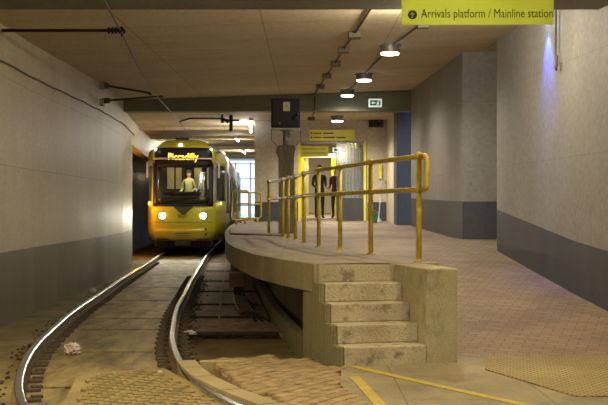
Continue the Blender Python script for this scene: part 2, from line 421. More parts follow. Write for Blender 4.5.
# platform strip, brick ramp, fascia
bm = nb(); rows = []
yy = [9.9,10.3,10.5,11,11.5,12,12.65,13.5,14.2,14.8,15.5,16.2,17,18,19.1,20.4,22.1]
def plat_left(y): return interp(EDGE, y) if y >= 10.5 else .12+(10.5-y)*.19
PL = [(.13,10.50)]+[(interp(EDGE, y), y) for y in yy if y > 10.5]
PR = [(1.02,10.70)]+[(interp(HAND, y)+.10, y) for y in yy if y > 10.7]
def plat_pair():
    ys_ = [10.75,11,11.3,11.7,12.1,12.65,13.2,13.8,14.4,15,15.6,16.2,17,18,19.1,20.4,22.1]
    return [(Vector((interp(EDGE, y), y)), Vector((interp(HAND, y)+.10, y))) for y in ys_]
pp = [(Vector((.128,10.45)), Vector((1.0,10.66)))] + plat_pair()
ribbon(bm, [p[0] for p in pp], [p[1] for p in pp], .60, .887)
struct('platform', bm, ['platform'])
# fascia lip of the slab edge
bm = nb(); ef = [p[0] for p in pp] + [Vector((interp(EDGE, y), y)) for y in (25,29,33,40,49,62)]
ribbon(bm, offset(ef, .03), offset(ef, -.09), .615, .893)
struct('platform_edge', bm, 'fascia')
# recessed support wall under slab + skirt on the ramp side
bm = nb(); ribbon(bm, offset(ef, -.80), offset(ef, -.98), -.28, .61); struct('platform_support', bm, 'fascia')
bm = nb()
ribbon(bm, [p[1]-Vector((.12,0)) for p in pp[1:]], [p[1] for p in pp[1:]], -.28, .60); struct('platform_skirt', bm, 'cheek')
# brick ramp and concourse
bm = nb()
def left_of(y): return (interp(HAND, y)+.10) if y < 22.1 else interp(EDGE, y)+.09
ysr = [10.2,11,12,13,14,15,16,17,18.0,18.5,19,20,21,22.1,22.11,23,24,25,26,28,30,32,34,36,40,46,54,62]
grid = []
for y in ysr:
    xl = left_of(y); xr = 4.6
    if y < 10.9: xl = 1.45
    grid.append([(xl+(xr-xl)*k/12, y) for k in range(13)])
top = [[bm.verts.new((x, y, rampz(x, y))) for x, y in r] for r in grid]
for a, b in zip(top, top[1:]):
    for k in range(12): bm.faces.new((a[k], a[k+1], b[k+1], b[k]))
r = bmesh.ops.extrude_face_region(bm, geom=list(bm.faces))
for v in [e for e in r['geom'] if isinstance(e, bmesh.types.BMVert)]: v.co.z = -.3
struct('brick_ramp', bm, 'brick')

# ------------------------------------------------------------------ structure: walls and ceiling
def wall_path(bm, pts, th, z0, z1, mi=0):
    """vertical slab along pts [(x,y)], thickness th to the left of travel; z0/z1 may be functions of (x,y)"""
    f = lambda z, x, y: z(x, y) if callable(z) else z
    pv = [Vector(p) for p in pts]; ov = offset(pv, th)
    for i in range(len(pv)-1):
        a, b, c, d = pv[i], pv[i+1], ov[i+1], ov[i]
        vb = [bm.verts.new((p.x, p.y, f(z0, q.x, q.y))) for p, q in ((a,a),(b,b),(c,b),(d,a))]
        vt = [bm.verts.new((p.x, p.y, f(z1, q.x, q.y))) for p, q in ((a,a),(b,b),(c,b),(d,a))]
        fs = [bm.faces.new(vb[::-1]), bm.faces.new(vt)] + [bm.faces.new((vb[k], vb[(k+1)%4], vt[(k+1)%4], vt[k])) for k in range(4)]
        for q in fs: q.material_index = mi
WL = [(-3.6,-6),(-3.7,0),(-3.78,6),(-3.92,11),(-4.15,16.1),(-4.20,19.9),(-4.27,22.4),(-4.45,25.8),(-4.84,29.6)]
zc = lambda x, y: ceilz(x, y)+.05 if y < 26 else lceilz(y)+.05
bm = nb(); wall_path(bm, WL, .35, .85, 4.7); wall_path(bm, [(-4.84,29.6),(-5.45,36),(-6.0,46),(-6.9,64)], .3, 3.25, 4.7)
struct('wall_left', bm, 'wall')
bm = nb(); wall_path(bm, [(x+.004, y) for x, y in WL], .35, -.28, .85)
struct('baseboard_left', bm, 'dado')
bm = nb(); wall_path(bm, [(-5.9,29.3),(-6.3,38),(-7.4,64)], .3, -.28, 4.7); box(bm, (-5.62,29.47,1.6), (.9,.25,3.8)); struct('wall_recess', bm, 'wall')
# right: near pier, set-back wall, far wall
WR = [(3.25,18.9),(3.16,17.2),(3.46,13.45),(3.95,9),(4.3,4),(4.4,-6)]
def bands(nm, pts, th, top=4.8):
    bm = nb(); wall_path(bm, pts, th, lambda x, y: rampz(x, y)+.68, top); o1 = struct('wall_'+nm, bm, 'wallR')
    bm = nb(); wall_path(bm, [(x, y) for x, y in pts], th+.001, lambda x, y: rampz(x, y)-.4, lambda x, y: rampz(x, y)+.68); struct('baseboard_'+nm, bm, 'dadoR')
bands('right', WR[1:], .4)
bands('pier_return', [(3.75,18.85),(3.165,17.21)], .3)
bands('right_setback', [(2.85,18.9),(4.2,18.86)][::-1], -.3)
bands('right_far', [(2.65,26.0),(2.85,18.9)], .3)
# slate blue pillar and pilaster
bm = nb(); box(bm, (2.545, 26.9, 2.2), (.42, .8, 4.0)); struct('wall_pillar', bm, 'slate')
bm = nb(); box(bm, (2.55, 28.6, 2.5), (.42, 2.5, 3.4)); struct('wall_pilaster', bm, 'backwall')
# back wall with the glazed doorway
YB = 29.8; sB = 1050/YB
def bx(x): return (x-304)/sB
def bz(y): return 1.45+(208-y)/sB
bm = nb()
def wbox(x0, x1, z0, z1, y0=YB, y1=YB+.3): box(bm, ((x0+x1)/2, (y0+y1)/2, (z0+z1)/2), (x1-x0, y1-y0, z1-z0))
wbox(bx(254.5), bx(298), .3, 4.4); wbox(bx(367), 2.9, .3, 4.4); wbox(bx(298), bx(367), bz(141), 4.4)
struct('wall_back', bm, 'backwall')
bm = nb(); wbox(bx(254.5), bx(298), 1.0, 1.62, YB-.006, YB); wbox(bx(367.5), 2.35, 1.0, 1.62, YB-.006, YB); struct('baseboard_back', bm, 'dadoR')
bm = nb(); wall_path(bm, [(bx(254.5)+.28, YB+.3),(-1.75,40),(-2.3,62)], -.3, .3, 4.5); struct('wall_inner', bm, 'backwall')
# lobby behind the doorway
bm = nb(); box(bm, (2.45, 34.6, 2.6), (.3, 9, 3.4)); box(bm, (.9, 39.2, 2.6), (4, .3, 3.4)); struct('wall_lobby', bm, 'roomwall')
bm = nb(); box(bm, (.8, 34.7, 3.9), (4.2, 9.2, .2)); struct('ceiling_lobby', bm, 'roomwall')

bm = nb(); box(bm, (-3.6, -6.1, 2.1), (10, .2, 4.8)); struct('wall_sky_block', bm, 'wallR')  # unseen wall, added to keep blue sky light off the left side
# ceiling: main slab with cross slope, step beam, lower ceiling
bm = nb()
def cquad(x0, x1, y0, y1, zf, th=.3):
    vs = [bm.verts.new((x, y, zf(x, y))) for x, y in ((x0,y0),(x1,y0),(x1,y1),(x0,y1))]
    vt = [bm.verts.new((v.co.x, v.co.y, v.co.z+th)) for v in vs]
    bm.faces.new(vs); bm.faces.new(vt)
    for k in range(4): bm.faces.new((vs[k], vs[(k+1)%4], vt[(k+1)%4], vt[k]))
cquad(-8, 5.2, -6, 26.2, ceilz); struct('ceiling', bm, 'ceil')
bm = nb(); cquad(-8, 5.2, 26.35, 66, lambda x, y: lceilz(y)); struct('ceiling_low', bm, 'ceil')
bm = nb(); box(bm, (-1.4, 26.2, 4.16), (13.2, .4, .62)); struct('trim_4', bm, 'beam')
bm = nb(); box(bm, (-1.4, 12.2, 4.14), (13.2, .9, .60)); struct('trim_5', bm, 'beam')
n = 6
for y, h in ((33,.08),(38,.10),(46,.12),(55,.12)):
    bm = nb(); box(bm, (-4.4, y, lceilz(y)-h/2+.03), (5.4, .45, h+.06)); struct('trim_%d' % n, bm, 'ceil'); n += 1

# far daylight end: glazed screen with mullions
win = bpy.data.objects.new('window_1', None); C.objects.link(win); win['kind'] = 'structure'; win.location = (-3.2, 63, 0)
bm = nb()
for k in range(9): box(bm, (-3.6+k*.9, 0, 2.4), (.07, .07, 3.6))
for z in (.62, 1.6, 2.4, 3.2, 4.1): box(bm, (0, 0, z), (7.4, .06, .06))
obj('window_frame', bm, 'bluegrey', win)
bm = nb(); box(bm, (0, .02, 2.4), (7.3, .012, 3.6)); obj('pane', bm, 'shopglass', win)
# parapet outside the far window and distant roofs
bm = nb(); box(bm, (-4, 80, .2), (30, .4, 1.6)); struct('wall_outside', bm, 'silver')

# ------------------------------------------------------------------ running rails
def rail(path, label):
    t = thing('running_rail', label, 'rail')
    prof_web = [(-.012,-.02),(-.012,-.12),(-.065,-.135),(-.065,-.15),(.065,-.15),(.065,-.135),(.012,-.12),(.012,-.02)]
    prof_head = [(-.034,-.038),(-.036,-.010),(-.026,0.0),(.026,0.0),(.036,-.010),(.034,-.038),(.012,-.045),(-.012,-.045)]
    for nm, prof, mt in (('rail_web', prof_web, 'railweb'), ('rail_head', prof_head, 'railsteel')):
        bm = nb(); rings = []
        for i, p in enumerate(path):
            a = path[max(0, i-1)]; b = path[min(len(path)-1, i+1)]; tg = (b-a).normalized(); nr = Vector((tg.y, -tg.x))
            rings.append([bm.verts.new((p.x+nr.x*u, p.y+nr.y*u, w)) for u, w in prof])
        for a, b in zip(rings, rings[1:]):
            m = len(prof)
            for k in range(m): bm.faces.new((a[k], a[(k+1)%m], b[(k+1)%m], b[k]))
        bm.faces.new(rings[0]); bm.faces.new(rings[-1])
        obj(nm, bm, mt, t)
    return t
def clips(t, path, y0, y1, step, sides):
    tab = sorted([(p.y, p.x) for p in path]); bm = nb()
    box(bm, (0, 0, -.125), (.12, .10, .05), 0, .012); cyl(bm, (0, 0, -.12), (0, 0, -.08), .026, 8); box(bm, (.03,0,-.095), (.09,.05,.03), .3, .008)
    first = obj('rail_fastening', bm, 'clip', t); y = y0; k = 0
    while y < y1:
        for s in sides:
            dx = (interp(tab, y+.1)-interp(tab, y-.1))/.2; a = -math.atan(dx)
            o = first if k == 0 else first.copy()
            if k: C.objects.link(o); o.parent = t
            o.location = (interp(tab, y)+s*.12*math.cos(a), y+s*.12*math.sin(a), 0); o.rotation_euler = (0, 0, a + (0 if s > 0 else PI)); k += 1
        y += step
rl = rail(RAIL_L, 'left-hand shiny steel running rail, curving beside the tunnel wall'); clips(rl, RAIL_L, 7.6, 30, .48, (1,))
rr = rail(RAIL_R, 'right-hand shiny steel running rail, sweeping round past the kerb and platform'); clips(rr, RAIL_R, 9.9, 24, .43, (-1, 1)); 
bm = nb()

# ------------------------------------------------------------------ concrete steps
a14 = math.radians(14); U = Vector((math.cos(a14), math.sin(a14))); V = Vector((-math.sin(a14), math.cos(a14)))
st = thing('concrete_steps', 'flight of five worn concrete steps with a cheek wall at the platform end', 'steps', (.344, 9.57, 0), a14)
Wd, T, R_ = .82, .225, .1774
for k in range(5):
    bm = nb(); y1 = 1.06
    box(bm, (Wd/2+.012, (k*T+y1)/2, R_*(k+.5)), (Wd-.024, y1-k*T, R_), 0, .012)
    if k == 0: box(bm, (Wd/2, .5, -.1), (Wd, 1.0, .22))
    obj('step', bm, 'step', st)
bm = nb()
for k in range(5):
    y0 = k*T+.006; box(bm, (-.008, (y0+1.06)/2, R_*(k+.5)-.08*(k==0)), (.05, 1.06-y0, R_+.16*(k==0)))
obj('side_wall', bm, 'boards', st)
bm = nb(); box(bm, (-.005, 1.20, .30), (.04, .34, 1.16)); obj('side_wall', bm, 'boards', st)
bm = nb(); box(bm, (Wd+.155, .55, .385), (.31, 1.10, 1.0), 0, .014); obj('cheek_wall', bm, 'cheek', st)

# ------------------------------------------------------------------ yellow handrail
hr = thing('platform_handrail', 'long yellow tubular steel handrail curving along the platform edge', 'handrail')
posts = [(x, y) for y, x in HAND[1:]]
H1, H2 = 1.115, .758
z0 = .887
for i, (x, y) in enumerate(posts):
    bm = nb(); cyl(bm, (x, y, z0-.03), (x, y, z0+H1+.015), .030, 14); cyl(bm, (x, y, z0), (x, y, z0+.012), .06, 14)
    ball(bm, (x, y, z0+H1), .047); ball(bm, (x, y, z0+H2), .045); obj('post', bm, 'yrail', hr, True)
rp = catmull([(x, y, 0) for x, y in posts], 5)
for nm, h in (('top_rail', H1), ('middle_rail', H2)):
    bm = nb(); tube(bm, [(p.x, p.y, z0+h) for p in rp], .028, 12); obj(nm, bm, 'yrail', hr, True)
# rounded end loop
bm = nb(); d = Vector((.10, -.30, 0)).normalized(); x, y = posts[0]; b0 = Vector((x, y, 0)); L_ = .20; rr_ = .07; pts = [b0+Vector((0,0,z0+H1))]
for k in range(7):
    a = k/6*PI/2; pts.append(b0+d*(L_-rr_+rr_*math.sin(a))+Vector((0,0,z0+H1-rr_+rr_*math.cos(a))))
for k in range(7):
    a = k/6*PI/2; pts.append(b0+d*(L_-rr_+rr_*math.cos(a))+Vector((0,0,z0+H2+rr_-rr_*math.sin(a))))
pts.append(b0+Vector((0,0,z0+H2))); tube(bm, pts, .028, 12); obj('end_loop', bm, 'yrail', hr, True)

# far yellow gates
def barrier(x0, x1, y, h, label):
    z = rampz((x0+x1)/2, y); w = x1-x0
    t = thing('yellow_barrier', label, 'barrier', (x0, y, z), 0, 'yellow tubular barriers at the far end of the platform'); r = .09
    pts = []
    for cx, cz, a0 in ((w-r, h-r, 0), (r, h-r, 90), (r, .12+r, 180), (w-r, .12+r, 270)):
        for k in range(5):
            a = math.radians(a0+k*22.5); pts.append((cx+r*math.cos(a), 0, cz+r*math.sin(a)))
    bm = nb(); tube(bm, pts, .026, 10, True); obj('frame', bm, 'yrail', t, True)
    for lx in (.0+.1, w-.1):
        bm = nb(); cyl(bm, (lx, 0, 0), (lx, 0, .14), .03, 10); obj('leg', bm, 'yrail', t, True)
    bm = nb(); tube(bm, [(.026,0,h*.62),(w-.026,0,h*.62)], .02, 8); obj('middle_rail', bm, 'yrail', t, True)
barrier(-1.86, -1.20, 29.3, .84, 'yellow tubular barrier nearest the grey post, at the far end of the platform')
barrier(-1.95, -1.5, 28.6, .92, 'yellow tubular barrier beside the tram, at the far end of the platform')

# ------------------------------------------------------------------ equipment cabinet on post
pz = .887; px, py = -.37, 21.9
t = thing('equipment_post', 'weathered grey brown concrete post carrying a steel stub on the platform', 'post', (px, py, pz))
bm = nb(); prism(bm, [(-.16,-.14),(.16,-.14),(.16,.14),(-.16,.14)], 0, 1.6)
vs = [(-.16,1.6),(-.22,1.72),(-.20,1.80),(-.15,1.87),(.16,1.87),(.20,1.80),(.17,1.68),(.16,1.6)]
a = [bm.verts.new((x, -.14, z)) for x, z in vs]; b = [bm.verts.new((x, .14, z)) for x, z in vs]
bm.faces.new(a); bm.faces.new(b[::-1])
for k in range(len(vs)): bm.faces.new((a[k], a[(k+1)%len(vs)], b[(k+1)%len(vs)], b[k]))
obj('shaft', bm, 'timber', t)
bm = nb(); cyl(bm, (0,0,1.86), (0,0,2.21), .075, 16); cyl(bm, (0,0,2.17), (0,0,2.19), .13, 16); obj('steel_pole', bm, 'galv', t, True)
bm = nb(); box(bm, (0,0,2.205), (.62,.36,.03)); obj('bearer', bm, 'galv', t)
for s in (-1, 1):
    bm = nb(); tube(bm, [(s*.30,-.1,2.2),(s*.31,-.1,1.98),(s*.17,-.1,1.83)], .007, 6); obj('hanging_cable', bm, 'conduit', t)
t = thing('equipment_cabinet', 'black metal cabinet with a yellow hazard label high on the post', 'cabinet', (px-.01, py, pz+2.22))
bm = nb(); box(bm, (0,0,.31), (.60,.34,.60), 0, .012); obj('body', bm, 'black', t)
bm = nb(); box(bm, (0,-.18,.31), (.55,.03,.55), 0, .01); dr = obj('door', bm, 'black', t)
bm = nb(); cyl(bm, (-.12,-.2,.09), (-.12,-.21,.09), .016, 10); obj('lock', bm, 'galv', dr)
bm = nb(); box(bm, (.02,-.20,.44), (.14,.006,.19)); lb = obj('hazard_label', bm, 'white', t)
bm = nb()
prism(bm, [(-.035,0),(.075,0),(.02,.095)], 0, .004); bmesh.ops.rotate(bm, verts=bm.verts, matrix=Matrix.Rotation(PI/2, 3, 'X')); bmesh.ops.translate(bm, verts=bm.verts, vec=(0,-.204,.42))
obj('warning_triangle', bm, 'signy', lb)
bm = nb(); box(bm, (.02,-.206,.372), (.11,.004,.03)); obj('warning_text_bar', bm, 'signy', lb)
bm = nb(); box(bm, (.02,-.212,.45), (.012,.003,.035)); obj('warning_mark', bm, 'ink', lb)
bm = nb(); tube(bm, [(.16,-.21,.17),(.20,-.24,.22),(.25,-.22,.24),(.24,-.24,.30)], .028, 8); ball(bm, (.19,-.22,.2), .05, 1.3, .7, 1); obj('latch', bm, 'black', t, True)

# ------------------------------------------------------------------ ceiling lamps
def downlight_mesh():
    t = thing('ceiling_downlight', 'x', 'ceiling light', (0,0,0), 0, 'round ceiling downlights over the ramp')
    bm = nb(); cyl(bm, (0,0,-.13), (0,0,0), .165, 28); cyl(bm, (0,0,-.02), (0,0,.01), .19, 28); obj('housing', bm, 'galv', t)
    bm = nb(); cyl(bm, (0,0,-.155), (0,0,-.125), .15, 28); obj('diffuser', bm, 'lens', t)
    return t
DL = [(1.65,13.5,'nearest of the round ceiling downlights, behind the hanging yellow sign'),(1.44,17.6,'large round ceiling downlight nearest in full view over the ramp'),
      (1.25,21.9,'second round ceiling downlight over the ramp, middle of the row'),(1.05,25.4,'round ceiling downlight just in front of the dark beam'),(.9,28.3,'small round ceiling downlight above the yellow door sign')]
d0 = downlight_mesh(); DLO = [d0] + [dup(d0) for _ in range(9)]
for i, (x, y, lab) in enumerate(DL):
    z = (ceilz(x, y) if y < 26 else lceilz(y))
    o = DLO[i]
    o.location = (x, y, z); o['label'] = lab
    if i == 0: lamp('downlight_lamp', 'POINT', (0,0,-.30), 150, WHITE, parent=o, radius=.12)
    else: lamp('downlight_lamp', 'SPOT', (0,0,-.17), (330 if i < 4 else 460), WHITE, (0,0,0), parent=o, spot=math.radians(160), blend=.9, radius=.14)
# unseen fill lamps, added above and behind the viewer to brighten the scene
for o, (x, y, e) in zip(DLO[5:], ((1.9,9.3,330),(-2.9,8.6,420),(-2.4,4.6,740),(2.2,5.0,520),(.3,1.0,860))):
    o.location = (x, y, ceilz(x, y)); o['label'] = ('added unseen fill downlight '+{1.9:'just in front of the hanging sign',-2.9:'above the track short of the wire bracket',-2.4:'above the left rail near the viewer',2.2:'above the street near the viewer',.3:'right above the viewer'}[x]); 
    lamp('downlight_lamp', 'SPOT', (0,0,-.17), e, WARM, (0,0,0), parent=o, spot=math.radians(168), blend=.8, radius=.16)

t = thing('wall_lamp', 'blue tinted lamp on the right pier behind the hanging sign', 'wall lamp', (3.22, 14.5, 4.03))
bm = nb(); box(bm, (.10,0,.05), (.34,.14,.08), 0, .01); obj('housing', bm, 'galv', t)
bm = nb(); box(bm, (.0,0,-.015), (.06,.18,.02)); obj('diffuser', bm, 'marker', t)
lamp('blue_lamp', 'SPOT', (.0,0,-.05), 200, (.05,.10,1.0), (0,math.radians(-16),0), parent=t, spot=math.radians(60), blend=1, radius=.05)
# conduit with boxes
t = thing('ceiling_conduit', 'dark conduit running along the ceiling beside the downlights', 'conduit')
pts = [(.95+.0, 12.4), (.77,16.0),(.67,17.7),(.59,19.6),(.47,21.7),(.37,23.9),(.27,26.0)]
bm = nb(); tube(bm, [(x, y, ceilz(x, y)-.02) for x, y in pts], .016, 8); obj('conduit_run', bm, 'conduit', t, True)
bm = nb(); tube(bm, [(.27,25.97,4.2),(.27,25.97,3.86)], .016, 8); obj('drop', bm, 'conduit', t, True)
bm = nb(); tube(bm, [(.27,26.4,lceilz(26)-.02),(.2,28.6,lceilz(28)-.02)], .016, 8); obj('conduit_run', bm, 'conduit', t, True)
first = None
for i, (x, y) in enumerate(pts[1:6]+[(.2,28.6)]):
    zz = ceilz(x, y) if y < 26 else lceilz(y)
    if first is None:
        bm = nb(); box(bm, (0,0,-.045), (.19,.24,.09), 0, .008); first = obj('junction_box', bm, 'cboxes'); o = first
    else: o = first.copy(); C.objects.link(o)
    o.parent = None; o.location = (x, y, zz)
    tag(o, ['nearest','second nearest','third','fourth','fifth and last before the beam','smallest, beyond the dark beam,'][i]+' of the small ceiling junction boxes on the conduit', 'junction box', 'ceiling junction boxes')
t = thing('light_conduit', 'thin conduit linking the round downlights across the ceiling', 'conduit')
for run in (((1.68,13.8),(1.70,15.2),(1.52,16.9),(1.47,17.38)),((1.43,17.85),(1.27,21.65)),((1.24,22.15),(1.08,25.15))):
    bm = nb(); tube(bm, [(x, y, ceilz(x, y)-.03) for x, y in run], .014, 8); obj('conduit_run', bm, 'conduit', t, True)
bm = nb(); box(bm, (1.72,15.2,ceilz(1.7,15.2)-.05), (.16,.12,.08)); obj('tee_box', bm, 'conduit', t)
bm = nb(); tube(bm, [(1.3,25.35,4.24),(2.5,25.3,4.26),(2.55,25.5,4.26)], .014, 8); obj('conduit_run', bm, 'conduit', t, True)

# fluorescent batten over platform end
t = thing('fluorescent_batten', 'fluorescent batten on the ceiling over the far platform beside the tram', 'ceiling light', (-1.575, 31.2, lceilz(29)-.005), .05)
bm = nb(); box(bm, (0,0,-.03), (.10,4.1,.06)); obj('housing', bm, 'white', t)
bm = nb(); cyl(bm, (0,-2.0,-.085), (0,2.0,-.085), .028, 12); obj('tube', bm, 'tube', t)
lamp('batten_lamp', 'POINT', (-.1,0,-.35), 75, (1,.95,.85), parent=t, radius=.15)
for x, y, lb_, e_ in ((-4.9,42,'above the tram roof',45),(-2.45,38.5,'over the platform beyond the first',60),(-2.85,50,'over the far end of the platform',80)):  # extra battens, added as fill light for the far ceiling
    t2 = thing('fluorescent_batten', 'added fill batten on the ceiling '+lb_, 'ceiling light', (x, y, lceilz(y)-.02))
    bm = nb(); box(bm, (0,0,-.03), (.12,1.5,.06)); obj('housing', bm, 'white', t2)
    bm = nb(); cyl(bm, (0,-.7,-.085), (0,.7,-.085), .028, 12); obj('tube', bm, 'tube', t2)
    lamp('batten_lamp', 'POINT', (0,0,-.25), e_, (1,.92,.76), parent=t2, radius=.1)

# ------------------------------------------------------------------ signs
# big hanging sign
sy = 11.6; sS = 1050/sy
x0, x1 = (401.5-304)/sS, (553-304)/sS
t = thing('hanging_sign', 'yellow hanging direction sign reading Arrivals platform / Mainline station', 'sign', (x0, sy, 1.45+(208-25.0)/sS), math.radians(-1.0))
w = x1-x0; h = .36
bm = nb(); box(bm, (w/2, .004, h/2), (w, .008, h)); obj('panel', bm, 'signy2', t)
RX = (PI/2, 0, 0)
textmesh('lettering', 'Arrivals platform / Mainline station', .137, 'ink', t, (.215, -.003, .080), RX, 0, .001, sx=.755)
bm = nb(); bmesh.ops.create_circle(bm, cap_ends=True, segments=28, radius=.05, matrix=Matrix.Translation((.12,-.002,.112)) @ Matrix.Rotation(PI/2,4,'X')); ic = obj('arrow_disc', bm, 'ink', t)
bm = nb()
for poly in ([(-.034,.0),(0,.036),(.034,.0),(.018,.0),(0,.017),(-.018,0)], [(-.010,-.034),(.010,-.034),(.010,.015),(-.010,.015)]):
    bm.faces.new([bm.verts.new((.12+x, -.004, .112+z)) for x, z in poly])
obj('arrow', bm, 'white', ic)
for k in (.25, w-.25):
    bm = nb(); cyl(bm, (k, .03, h), (k, .03, .62), .012, 8); obj('hanger', bm, 'galv', t)

# exit sign
t = thing('exit_sign', 'green and white illuminated running-man exit sign under the beam', 'exit sign', ((375.3-304)*25.4/1050, 25.4, 1.45+(208-107)*25.4/1050))
bm = nb(); box(bm, (0,.03,.10), (.32,.06,.20), 0, .006); obj('case', bm, 'exitw', t)
bm = nb(); box(bm, (0,-.004,.10), (.25,.004,.125)); obj('legend', bm, 'exitg', t)
bm = nb()
bm.faces.new([bm.verts.new((x, -.009, z)) for x, z in ((-.10,.10),(-.05,.14),(-.05,.115),(.0,.115),(.0,.085),(-.05,.085),(-.05,.06))])
bm.faces.new([bm.verts.new((x, -.009, z)) for x, z in ((.02,.045),(.045,.045),(.06,.08),(.08,.05),(.1,.06),(.075,.10),(.085,.12),(.05,.13),(.03,.10),(.045,.10))])
bmesh.ops.create_circle(bm, cap_ends=True, segments=10, radius=.013, matrix=Matrix.Translation((.085,-.009,.142)) @ Matrix.Rotation(PI/2,4,'X'))
obj('running_figure', bm, 'exitw', t)
for k in (-.12, .12):
    bm = nb(); cyl(bm, (k,.03,.19), (k,.03,.32), .006, 6); obj('hanger', bm, 'galv', t)

# yellow sign over the doorway
ZB = YB
t = thing('door_sign', 'long yellow two-line direction sign on the wall above the glazed doorway', 'sign', (bx(309.5), ZB-.05, bz(140.6)))
w = bx(355)-bx(309.5); h = bz(129.8)-bz(140.6)
bm = nb(); box(bm, (w/2, .025, h/2), (w, .05, h), 0, .004); obj('panel', bm, 'signy', t)
for z, words in ((.205, (.22,.30)), (.085, (.22,.34,.26))):
    x = .12
    for wl in words:
        bm = nb(); box(bm, (x+wl/2, -.001, z), (wl, .003, .028)); obj('lettering', bm, 'red', t); x += wl+.04
for z in (.21, .09):
    bm = nb(); bmesh.ops.create_circle(bm, cap_ends=True, segments=14, radius=.025, matrix=Matrix.Translation((.06,-.002,z)) @ Matrix.Rotation(PI/2,4,'X')); obj('arrow_disc', bm, 'red', t)

# glazed doorway
dw = bpy.data.objects.new('door_1', None); C.objects.link(dw); dw['kind'] = 'structure'; dw.location = (0, YB+.1, 0)
zb = rampz(1, YB)
bm = nb()
for x in (299.5, 365): box(bm, (bx(x), 0, (bz(141)+zb)/2), (.07, .10, bz(141)-zb))
obj('door_frame', bm, 'signy', dw)
bm = nb(); box(bm, (bx(332.5), 0, bz(142)), (bx(365)-bx(300), .10, .05)); obj('head_rail', bm, 'galv', dw)
bm = nb(); box(bm, (bx(350), 0, (bz(142)+zb)/2), (bx(364)-bx(337), .012, bz(142)-zb)); obj('glass_pane', bm, 'shopglass', dw)
bm = nb(); box(bm, (bx(350), -.012, (bz(198)+zb)/2), (bx(364)-bx(337), .01, bz(198)-zb)); obj('kick_panel', bm, 'dadoR', dw)
# lobby inner fittings
iy = 33.5; iS = 1050/iy
ix = lambda x: (x-304)/iS
iz = lambda y: 1.45+(208-y)/iS
t = thing('lobby_sign', 'yellow two-line sign hanging inside the lobby doorway', 'sign', (ix(299.5), iy, iz(156.5)))
w = ix(328.5)-ix(299.5); bm = nb(); box(bm, (w/2, .03, .16), (w, .05, .34)); obj('panel', bm, 'signy', t)
bm = nb(); box(bm, (w/2, .0, .24), (w*.8, .004, .02)); obj('lettering', bm, 'ink', t); bm = nb(); box(bm, (w/2, .0, .11), (w*.8, .004, .02)); obj('lettering', bm, 'ink', t)
bm = nb(); box(bm, (w/2,.03,.35), (.03,.03,.12)); obj('hanger', bm, 'galv', t)
t = thing('lobby_exit_sign', 'small lit white exit sign inside the lobby', 'exit sign', (ix(336), 32.6, iz(154)))
bm = nb(); box(bm, (0,0,.08), (.26,.05,.15)); obj('case', bm, 'exitw', t)
bm = nb(); box(bm, (0,-.03,.08), (.18,.004,.08)); obj('legend', bm, 'exitg', t)
bm = nb(); cyl(bm, (0,0,.15), (0,0,3.82-iz(154)), .008, 6); obj('hanger', bm, 'galv', t)
zl = rampz(1, 34)
t = thing('inner_door_frame', 'yellow inner door frame with a white head rail in the lobby', 'door frame', (0, 34.5, zl))
s2 = 1050/34.5; jx = lambda x: (x-304)/s2
H = 1.45+(208-157)/s2-zl
for x, ww in ((301.5,.16),(333.5,.14)):
    bm = nb(); box(bm, (jx(x), 0, H/2), (ww, .12, H)); obj('jamb', bm, 'signy', t)
bm = nb(); box(bm, ((jx(301)+jx(334))/2, 0, H+.04), (jx(334)-jx(301)+.1, .14, .12)); obj('head_rail', bm, 'white', t)
bm = nb(); box(bm, ((jx(304)+jx(309))/2, 0, H/2), (jx(309)-jx(304)-.02, .04, H)); obj('side_panel', bm, 'cream', t)
t = thing('yellow_ticket_screen', 'row of yellow framed glass panels along the lobby wall', 'screen', (0, 33.2, zl))
for k in range(3):
    x = ix(345+k*4); y = -.9+k*.5
    bm = nb(); box(bm, (x, y, 1.2), (.035, .07, 2.4)); box(bm, (x+.1, y+.2, 2.30), (.06, .5, .22)); obj('frame', bm, 'signy', t)
    bm = nb(); box(bm, (x+.06, y+.2, 1.2), (.01, .4, 2.2)); obj('glass_pane', bm, 'shopglass', t)
for k, (xx, yy_, top) in enumerate(((342, 31.8, 154), (362, 31.4, 148))):
    s3 = 1050/yy_; z = rampz(1, yy_); t = thing('steel_column', ['brushed steel column near the middle of the lobby doorway','taller brushed steel column at the right of the lobby doorway'][k], 'column', ((xx-304)/s3, yy_, z))
    hh = 1.45+(208-top)/s3-z
    bm = nb(); cyl(bm, (0,0,0), (0,0,hh), .085, 18); obj('shaft', bm, 'steelcol', t, True)
    bm = nb(); cyl(bm, (0,0,hh), (0,0,hh+.1), .11, 18); obj('cap', bm, 'conduit', t, True)
bm = nb(); box(bm, (ix(318), 31.5, 3.79), (.38, .5, .03)); t = tag(obj('lobby_ceiling_panel', bm, 'lens'), 'bright rectangular ceiling light panel inside the lobby', 'ceiling light')
lamp('lobby_lamp', 'AREA', (.9, 34.5, 3.7), 170, (1,.9,.7), (0,0,0), 1.0)
# wall unit (camera housing) on back wall right, with cable
t = thing('wall_camera', 'dark security camera on a bracket high on the wall right of the doorway', 'camera', (bx(376), YB-.02, bz(126)))
bm = nb(); box(bm, (0,-.02,.1), (.42,.04,.28)); obj('wall_plate', bm, 'conduit', t)
bm = nb(); box(bm, (-.05,-.25,.02), (.16,.42,.13), .5, .02); obj('housing', bm, 'black', t)
bm = nb(); tube(bm, [(.1,-.03,.14),(.1,-.2,.12),(0,-.2,.06)], .02, 8); obj('bracket', bm, 'galv', t)
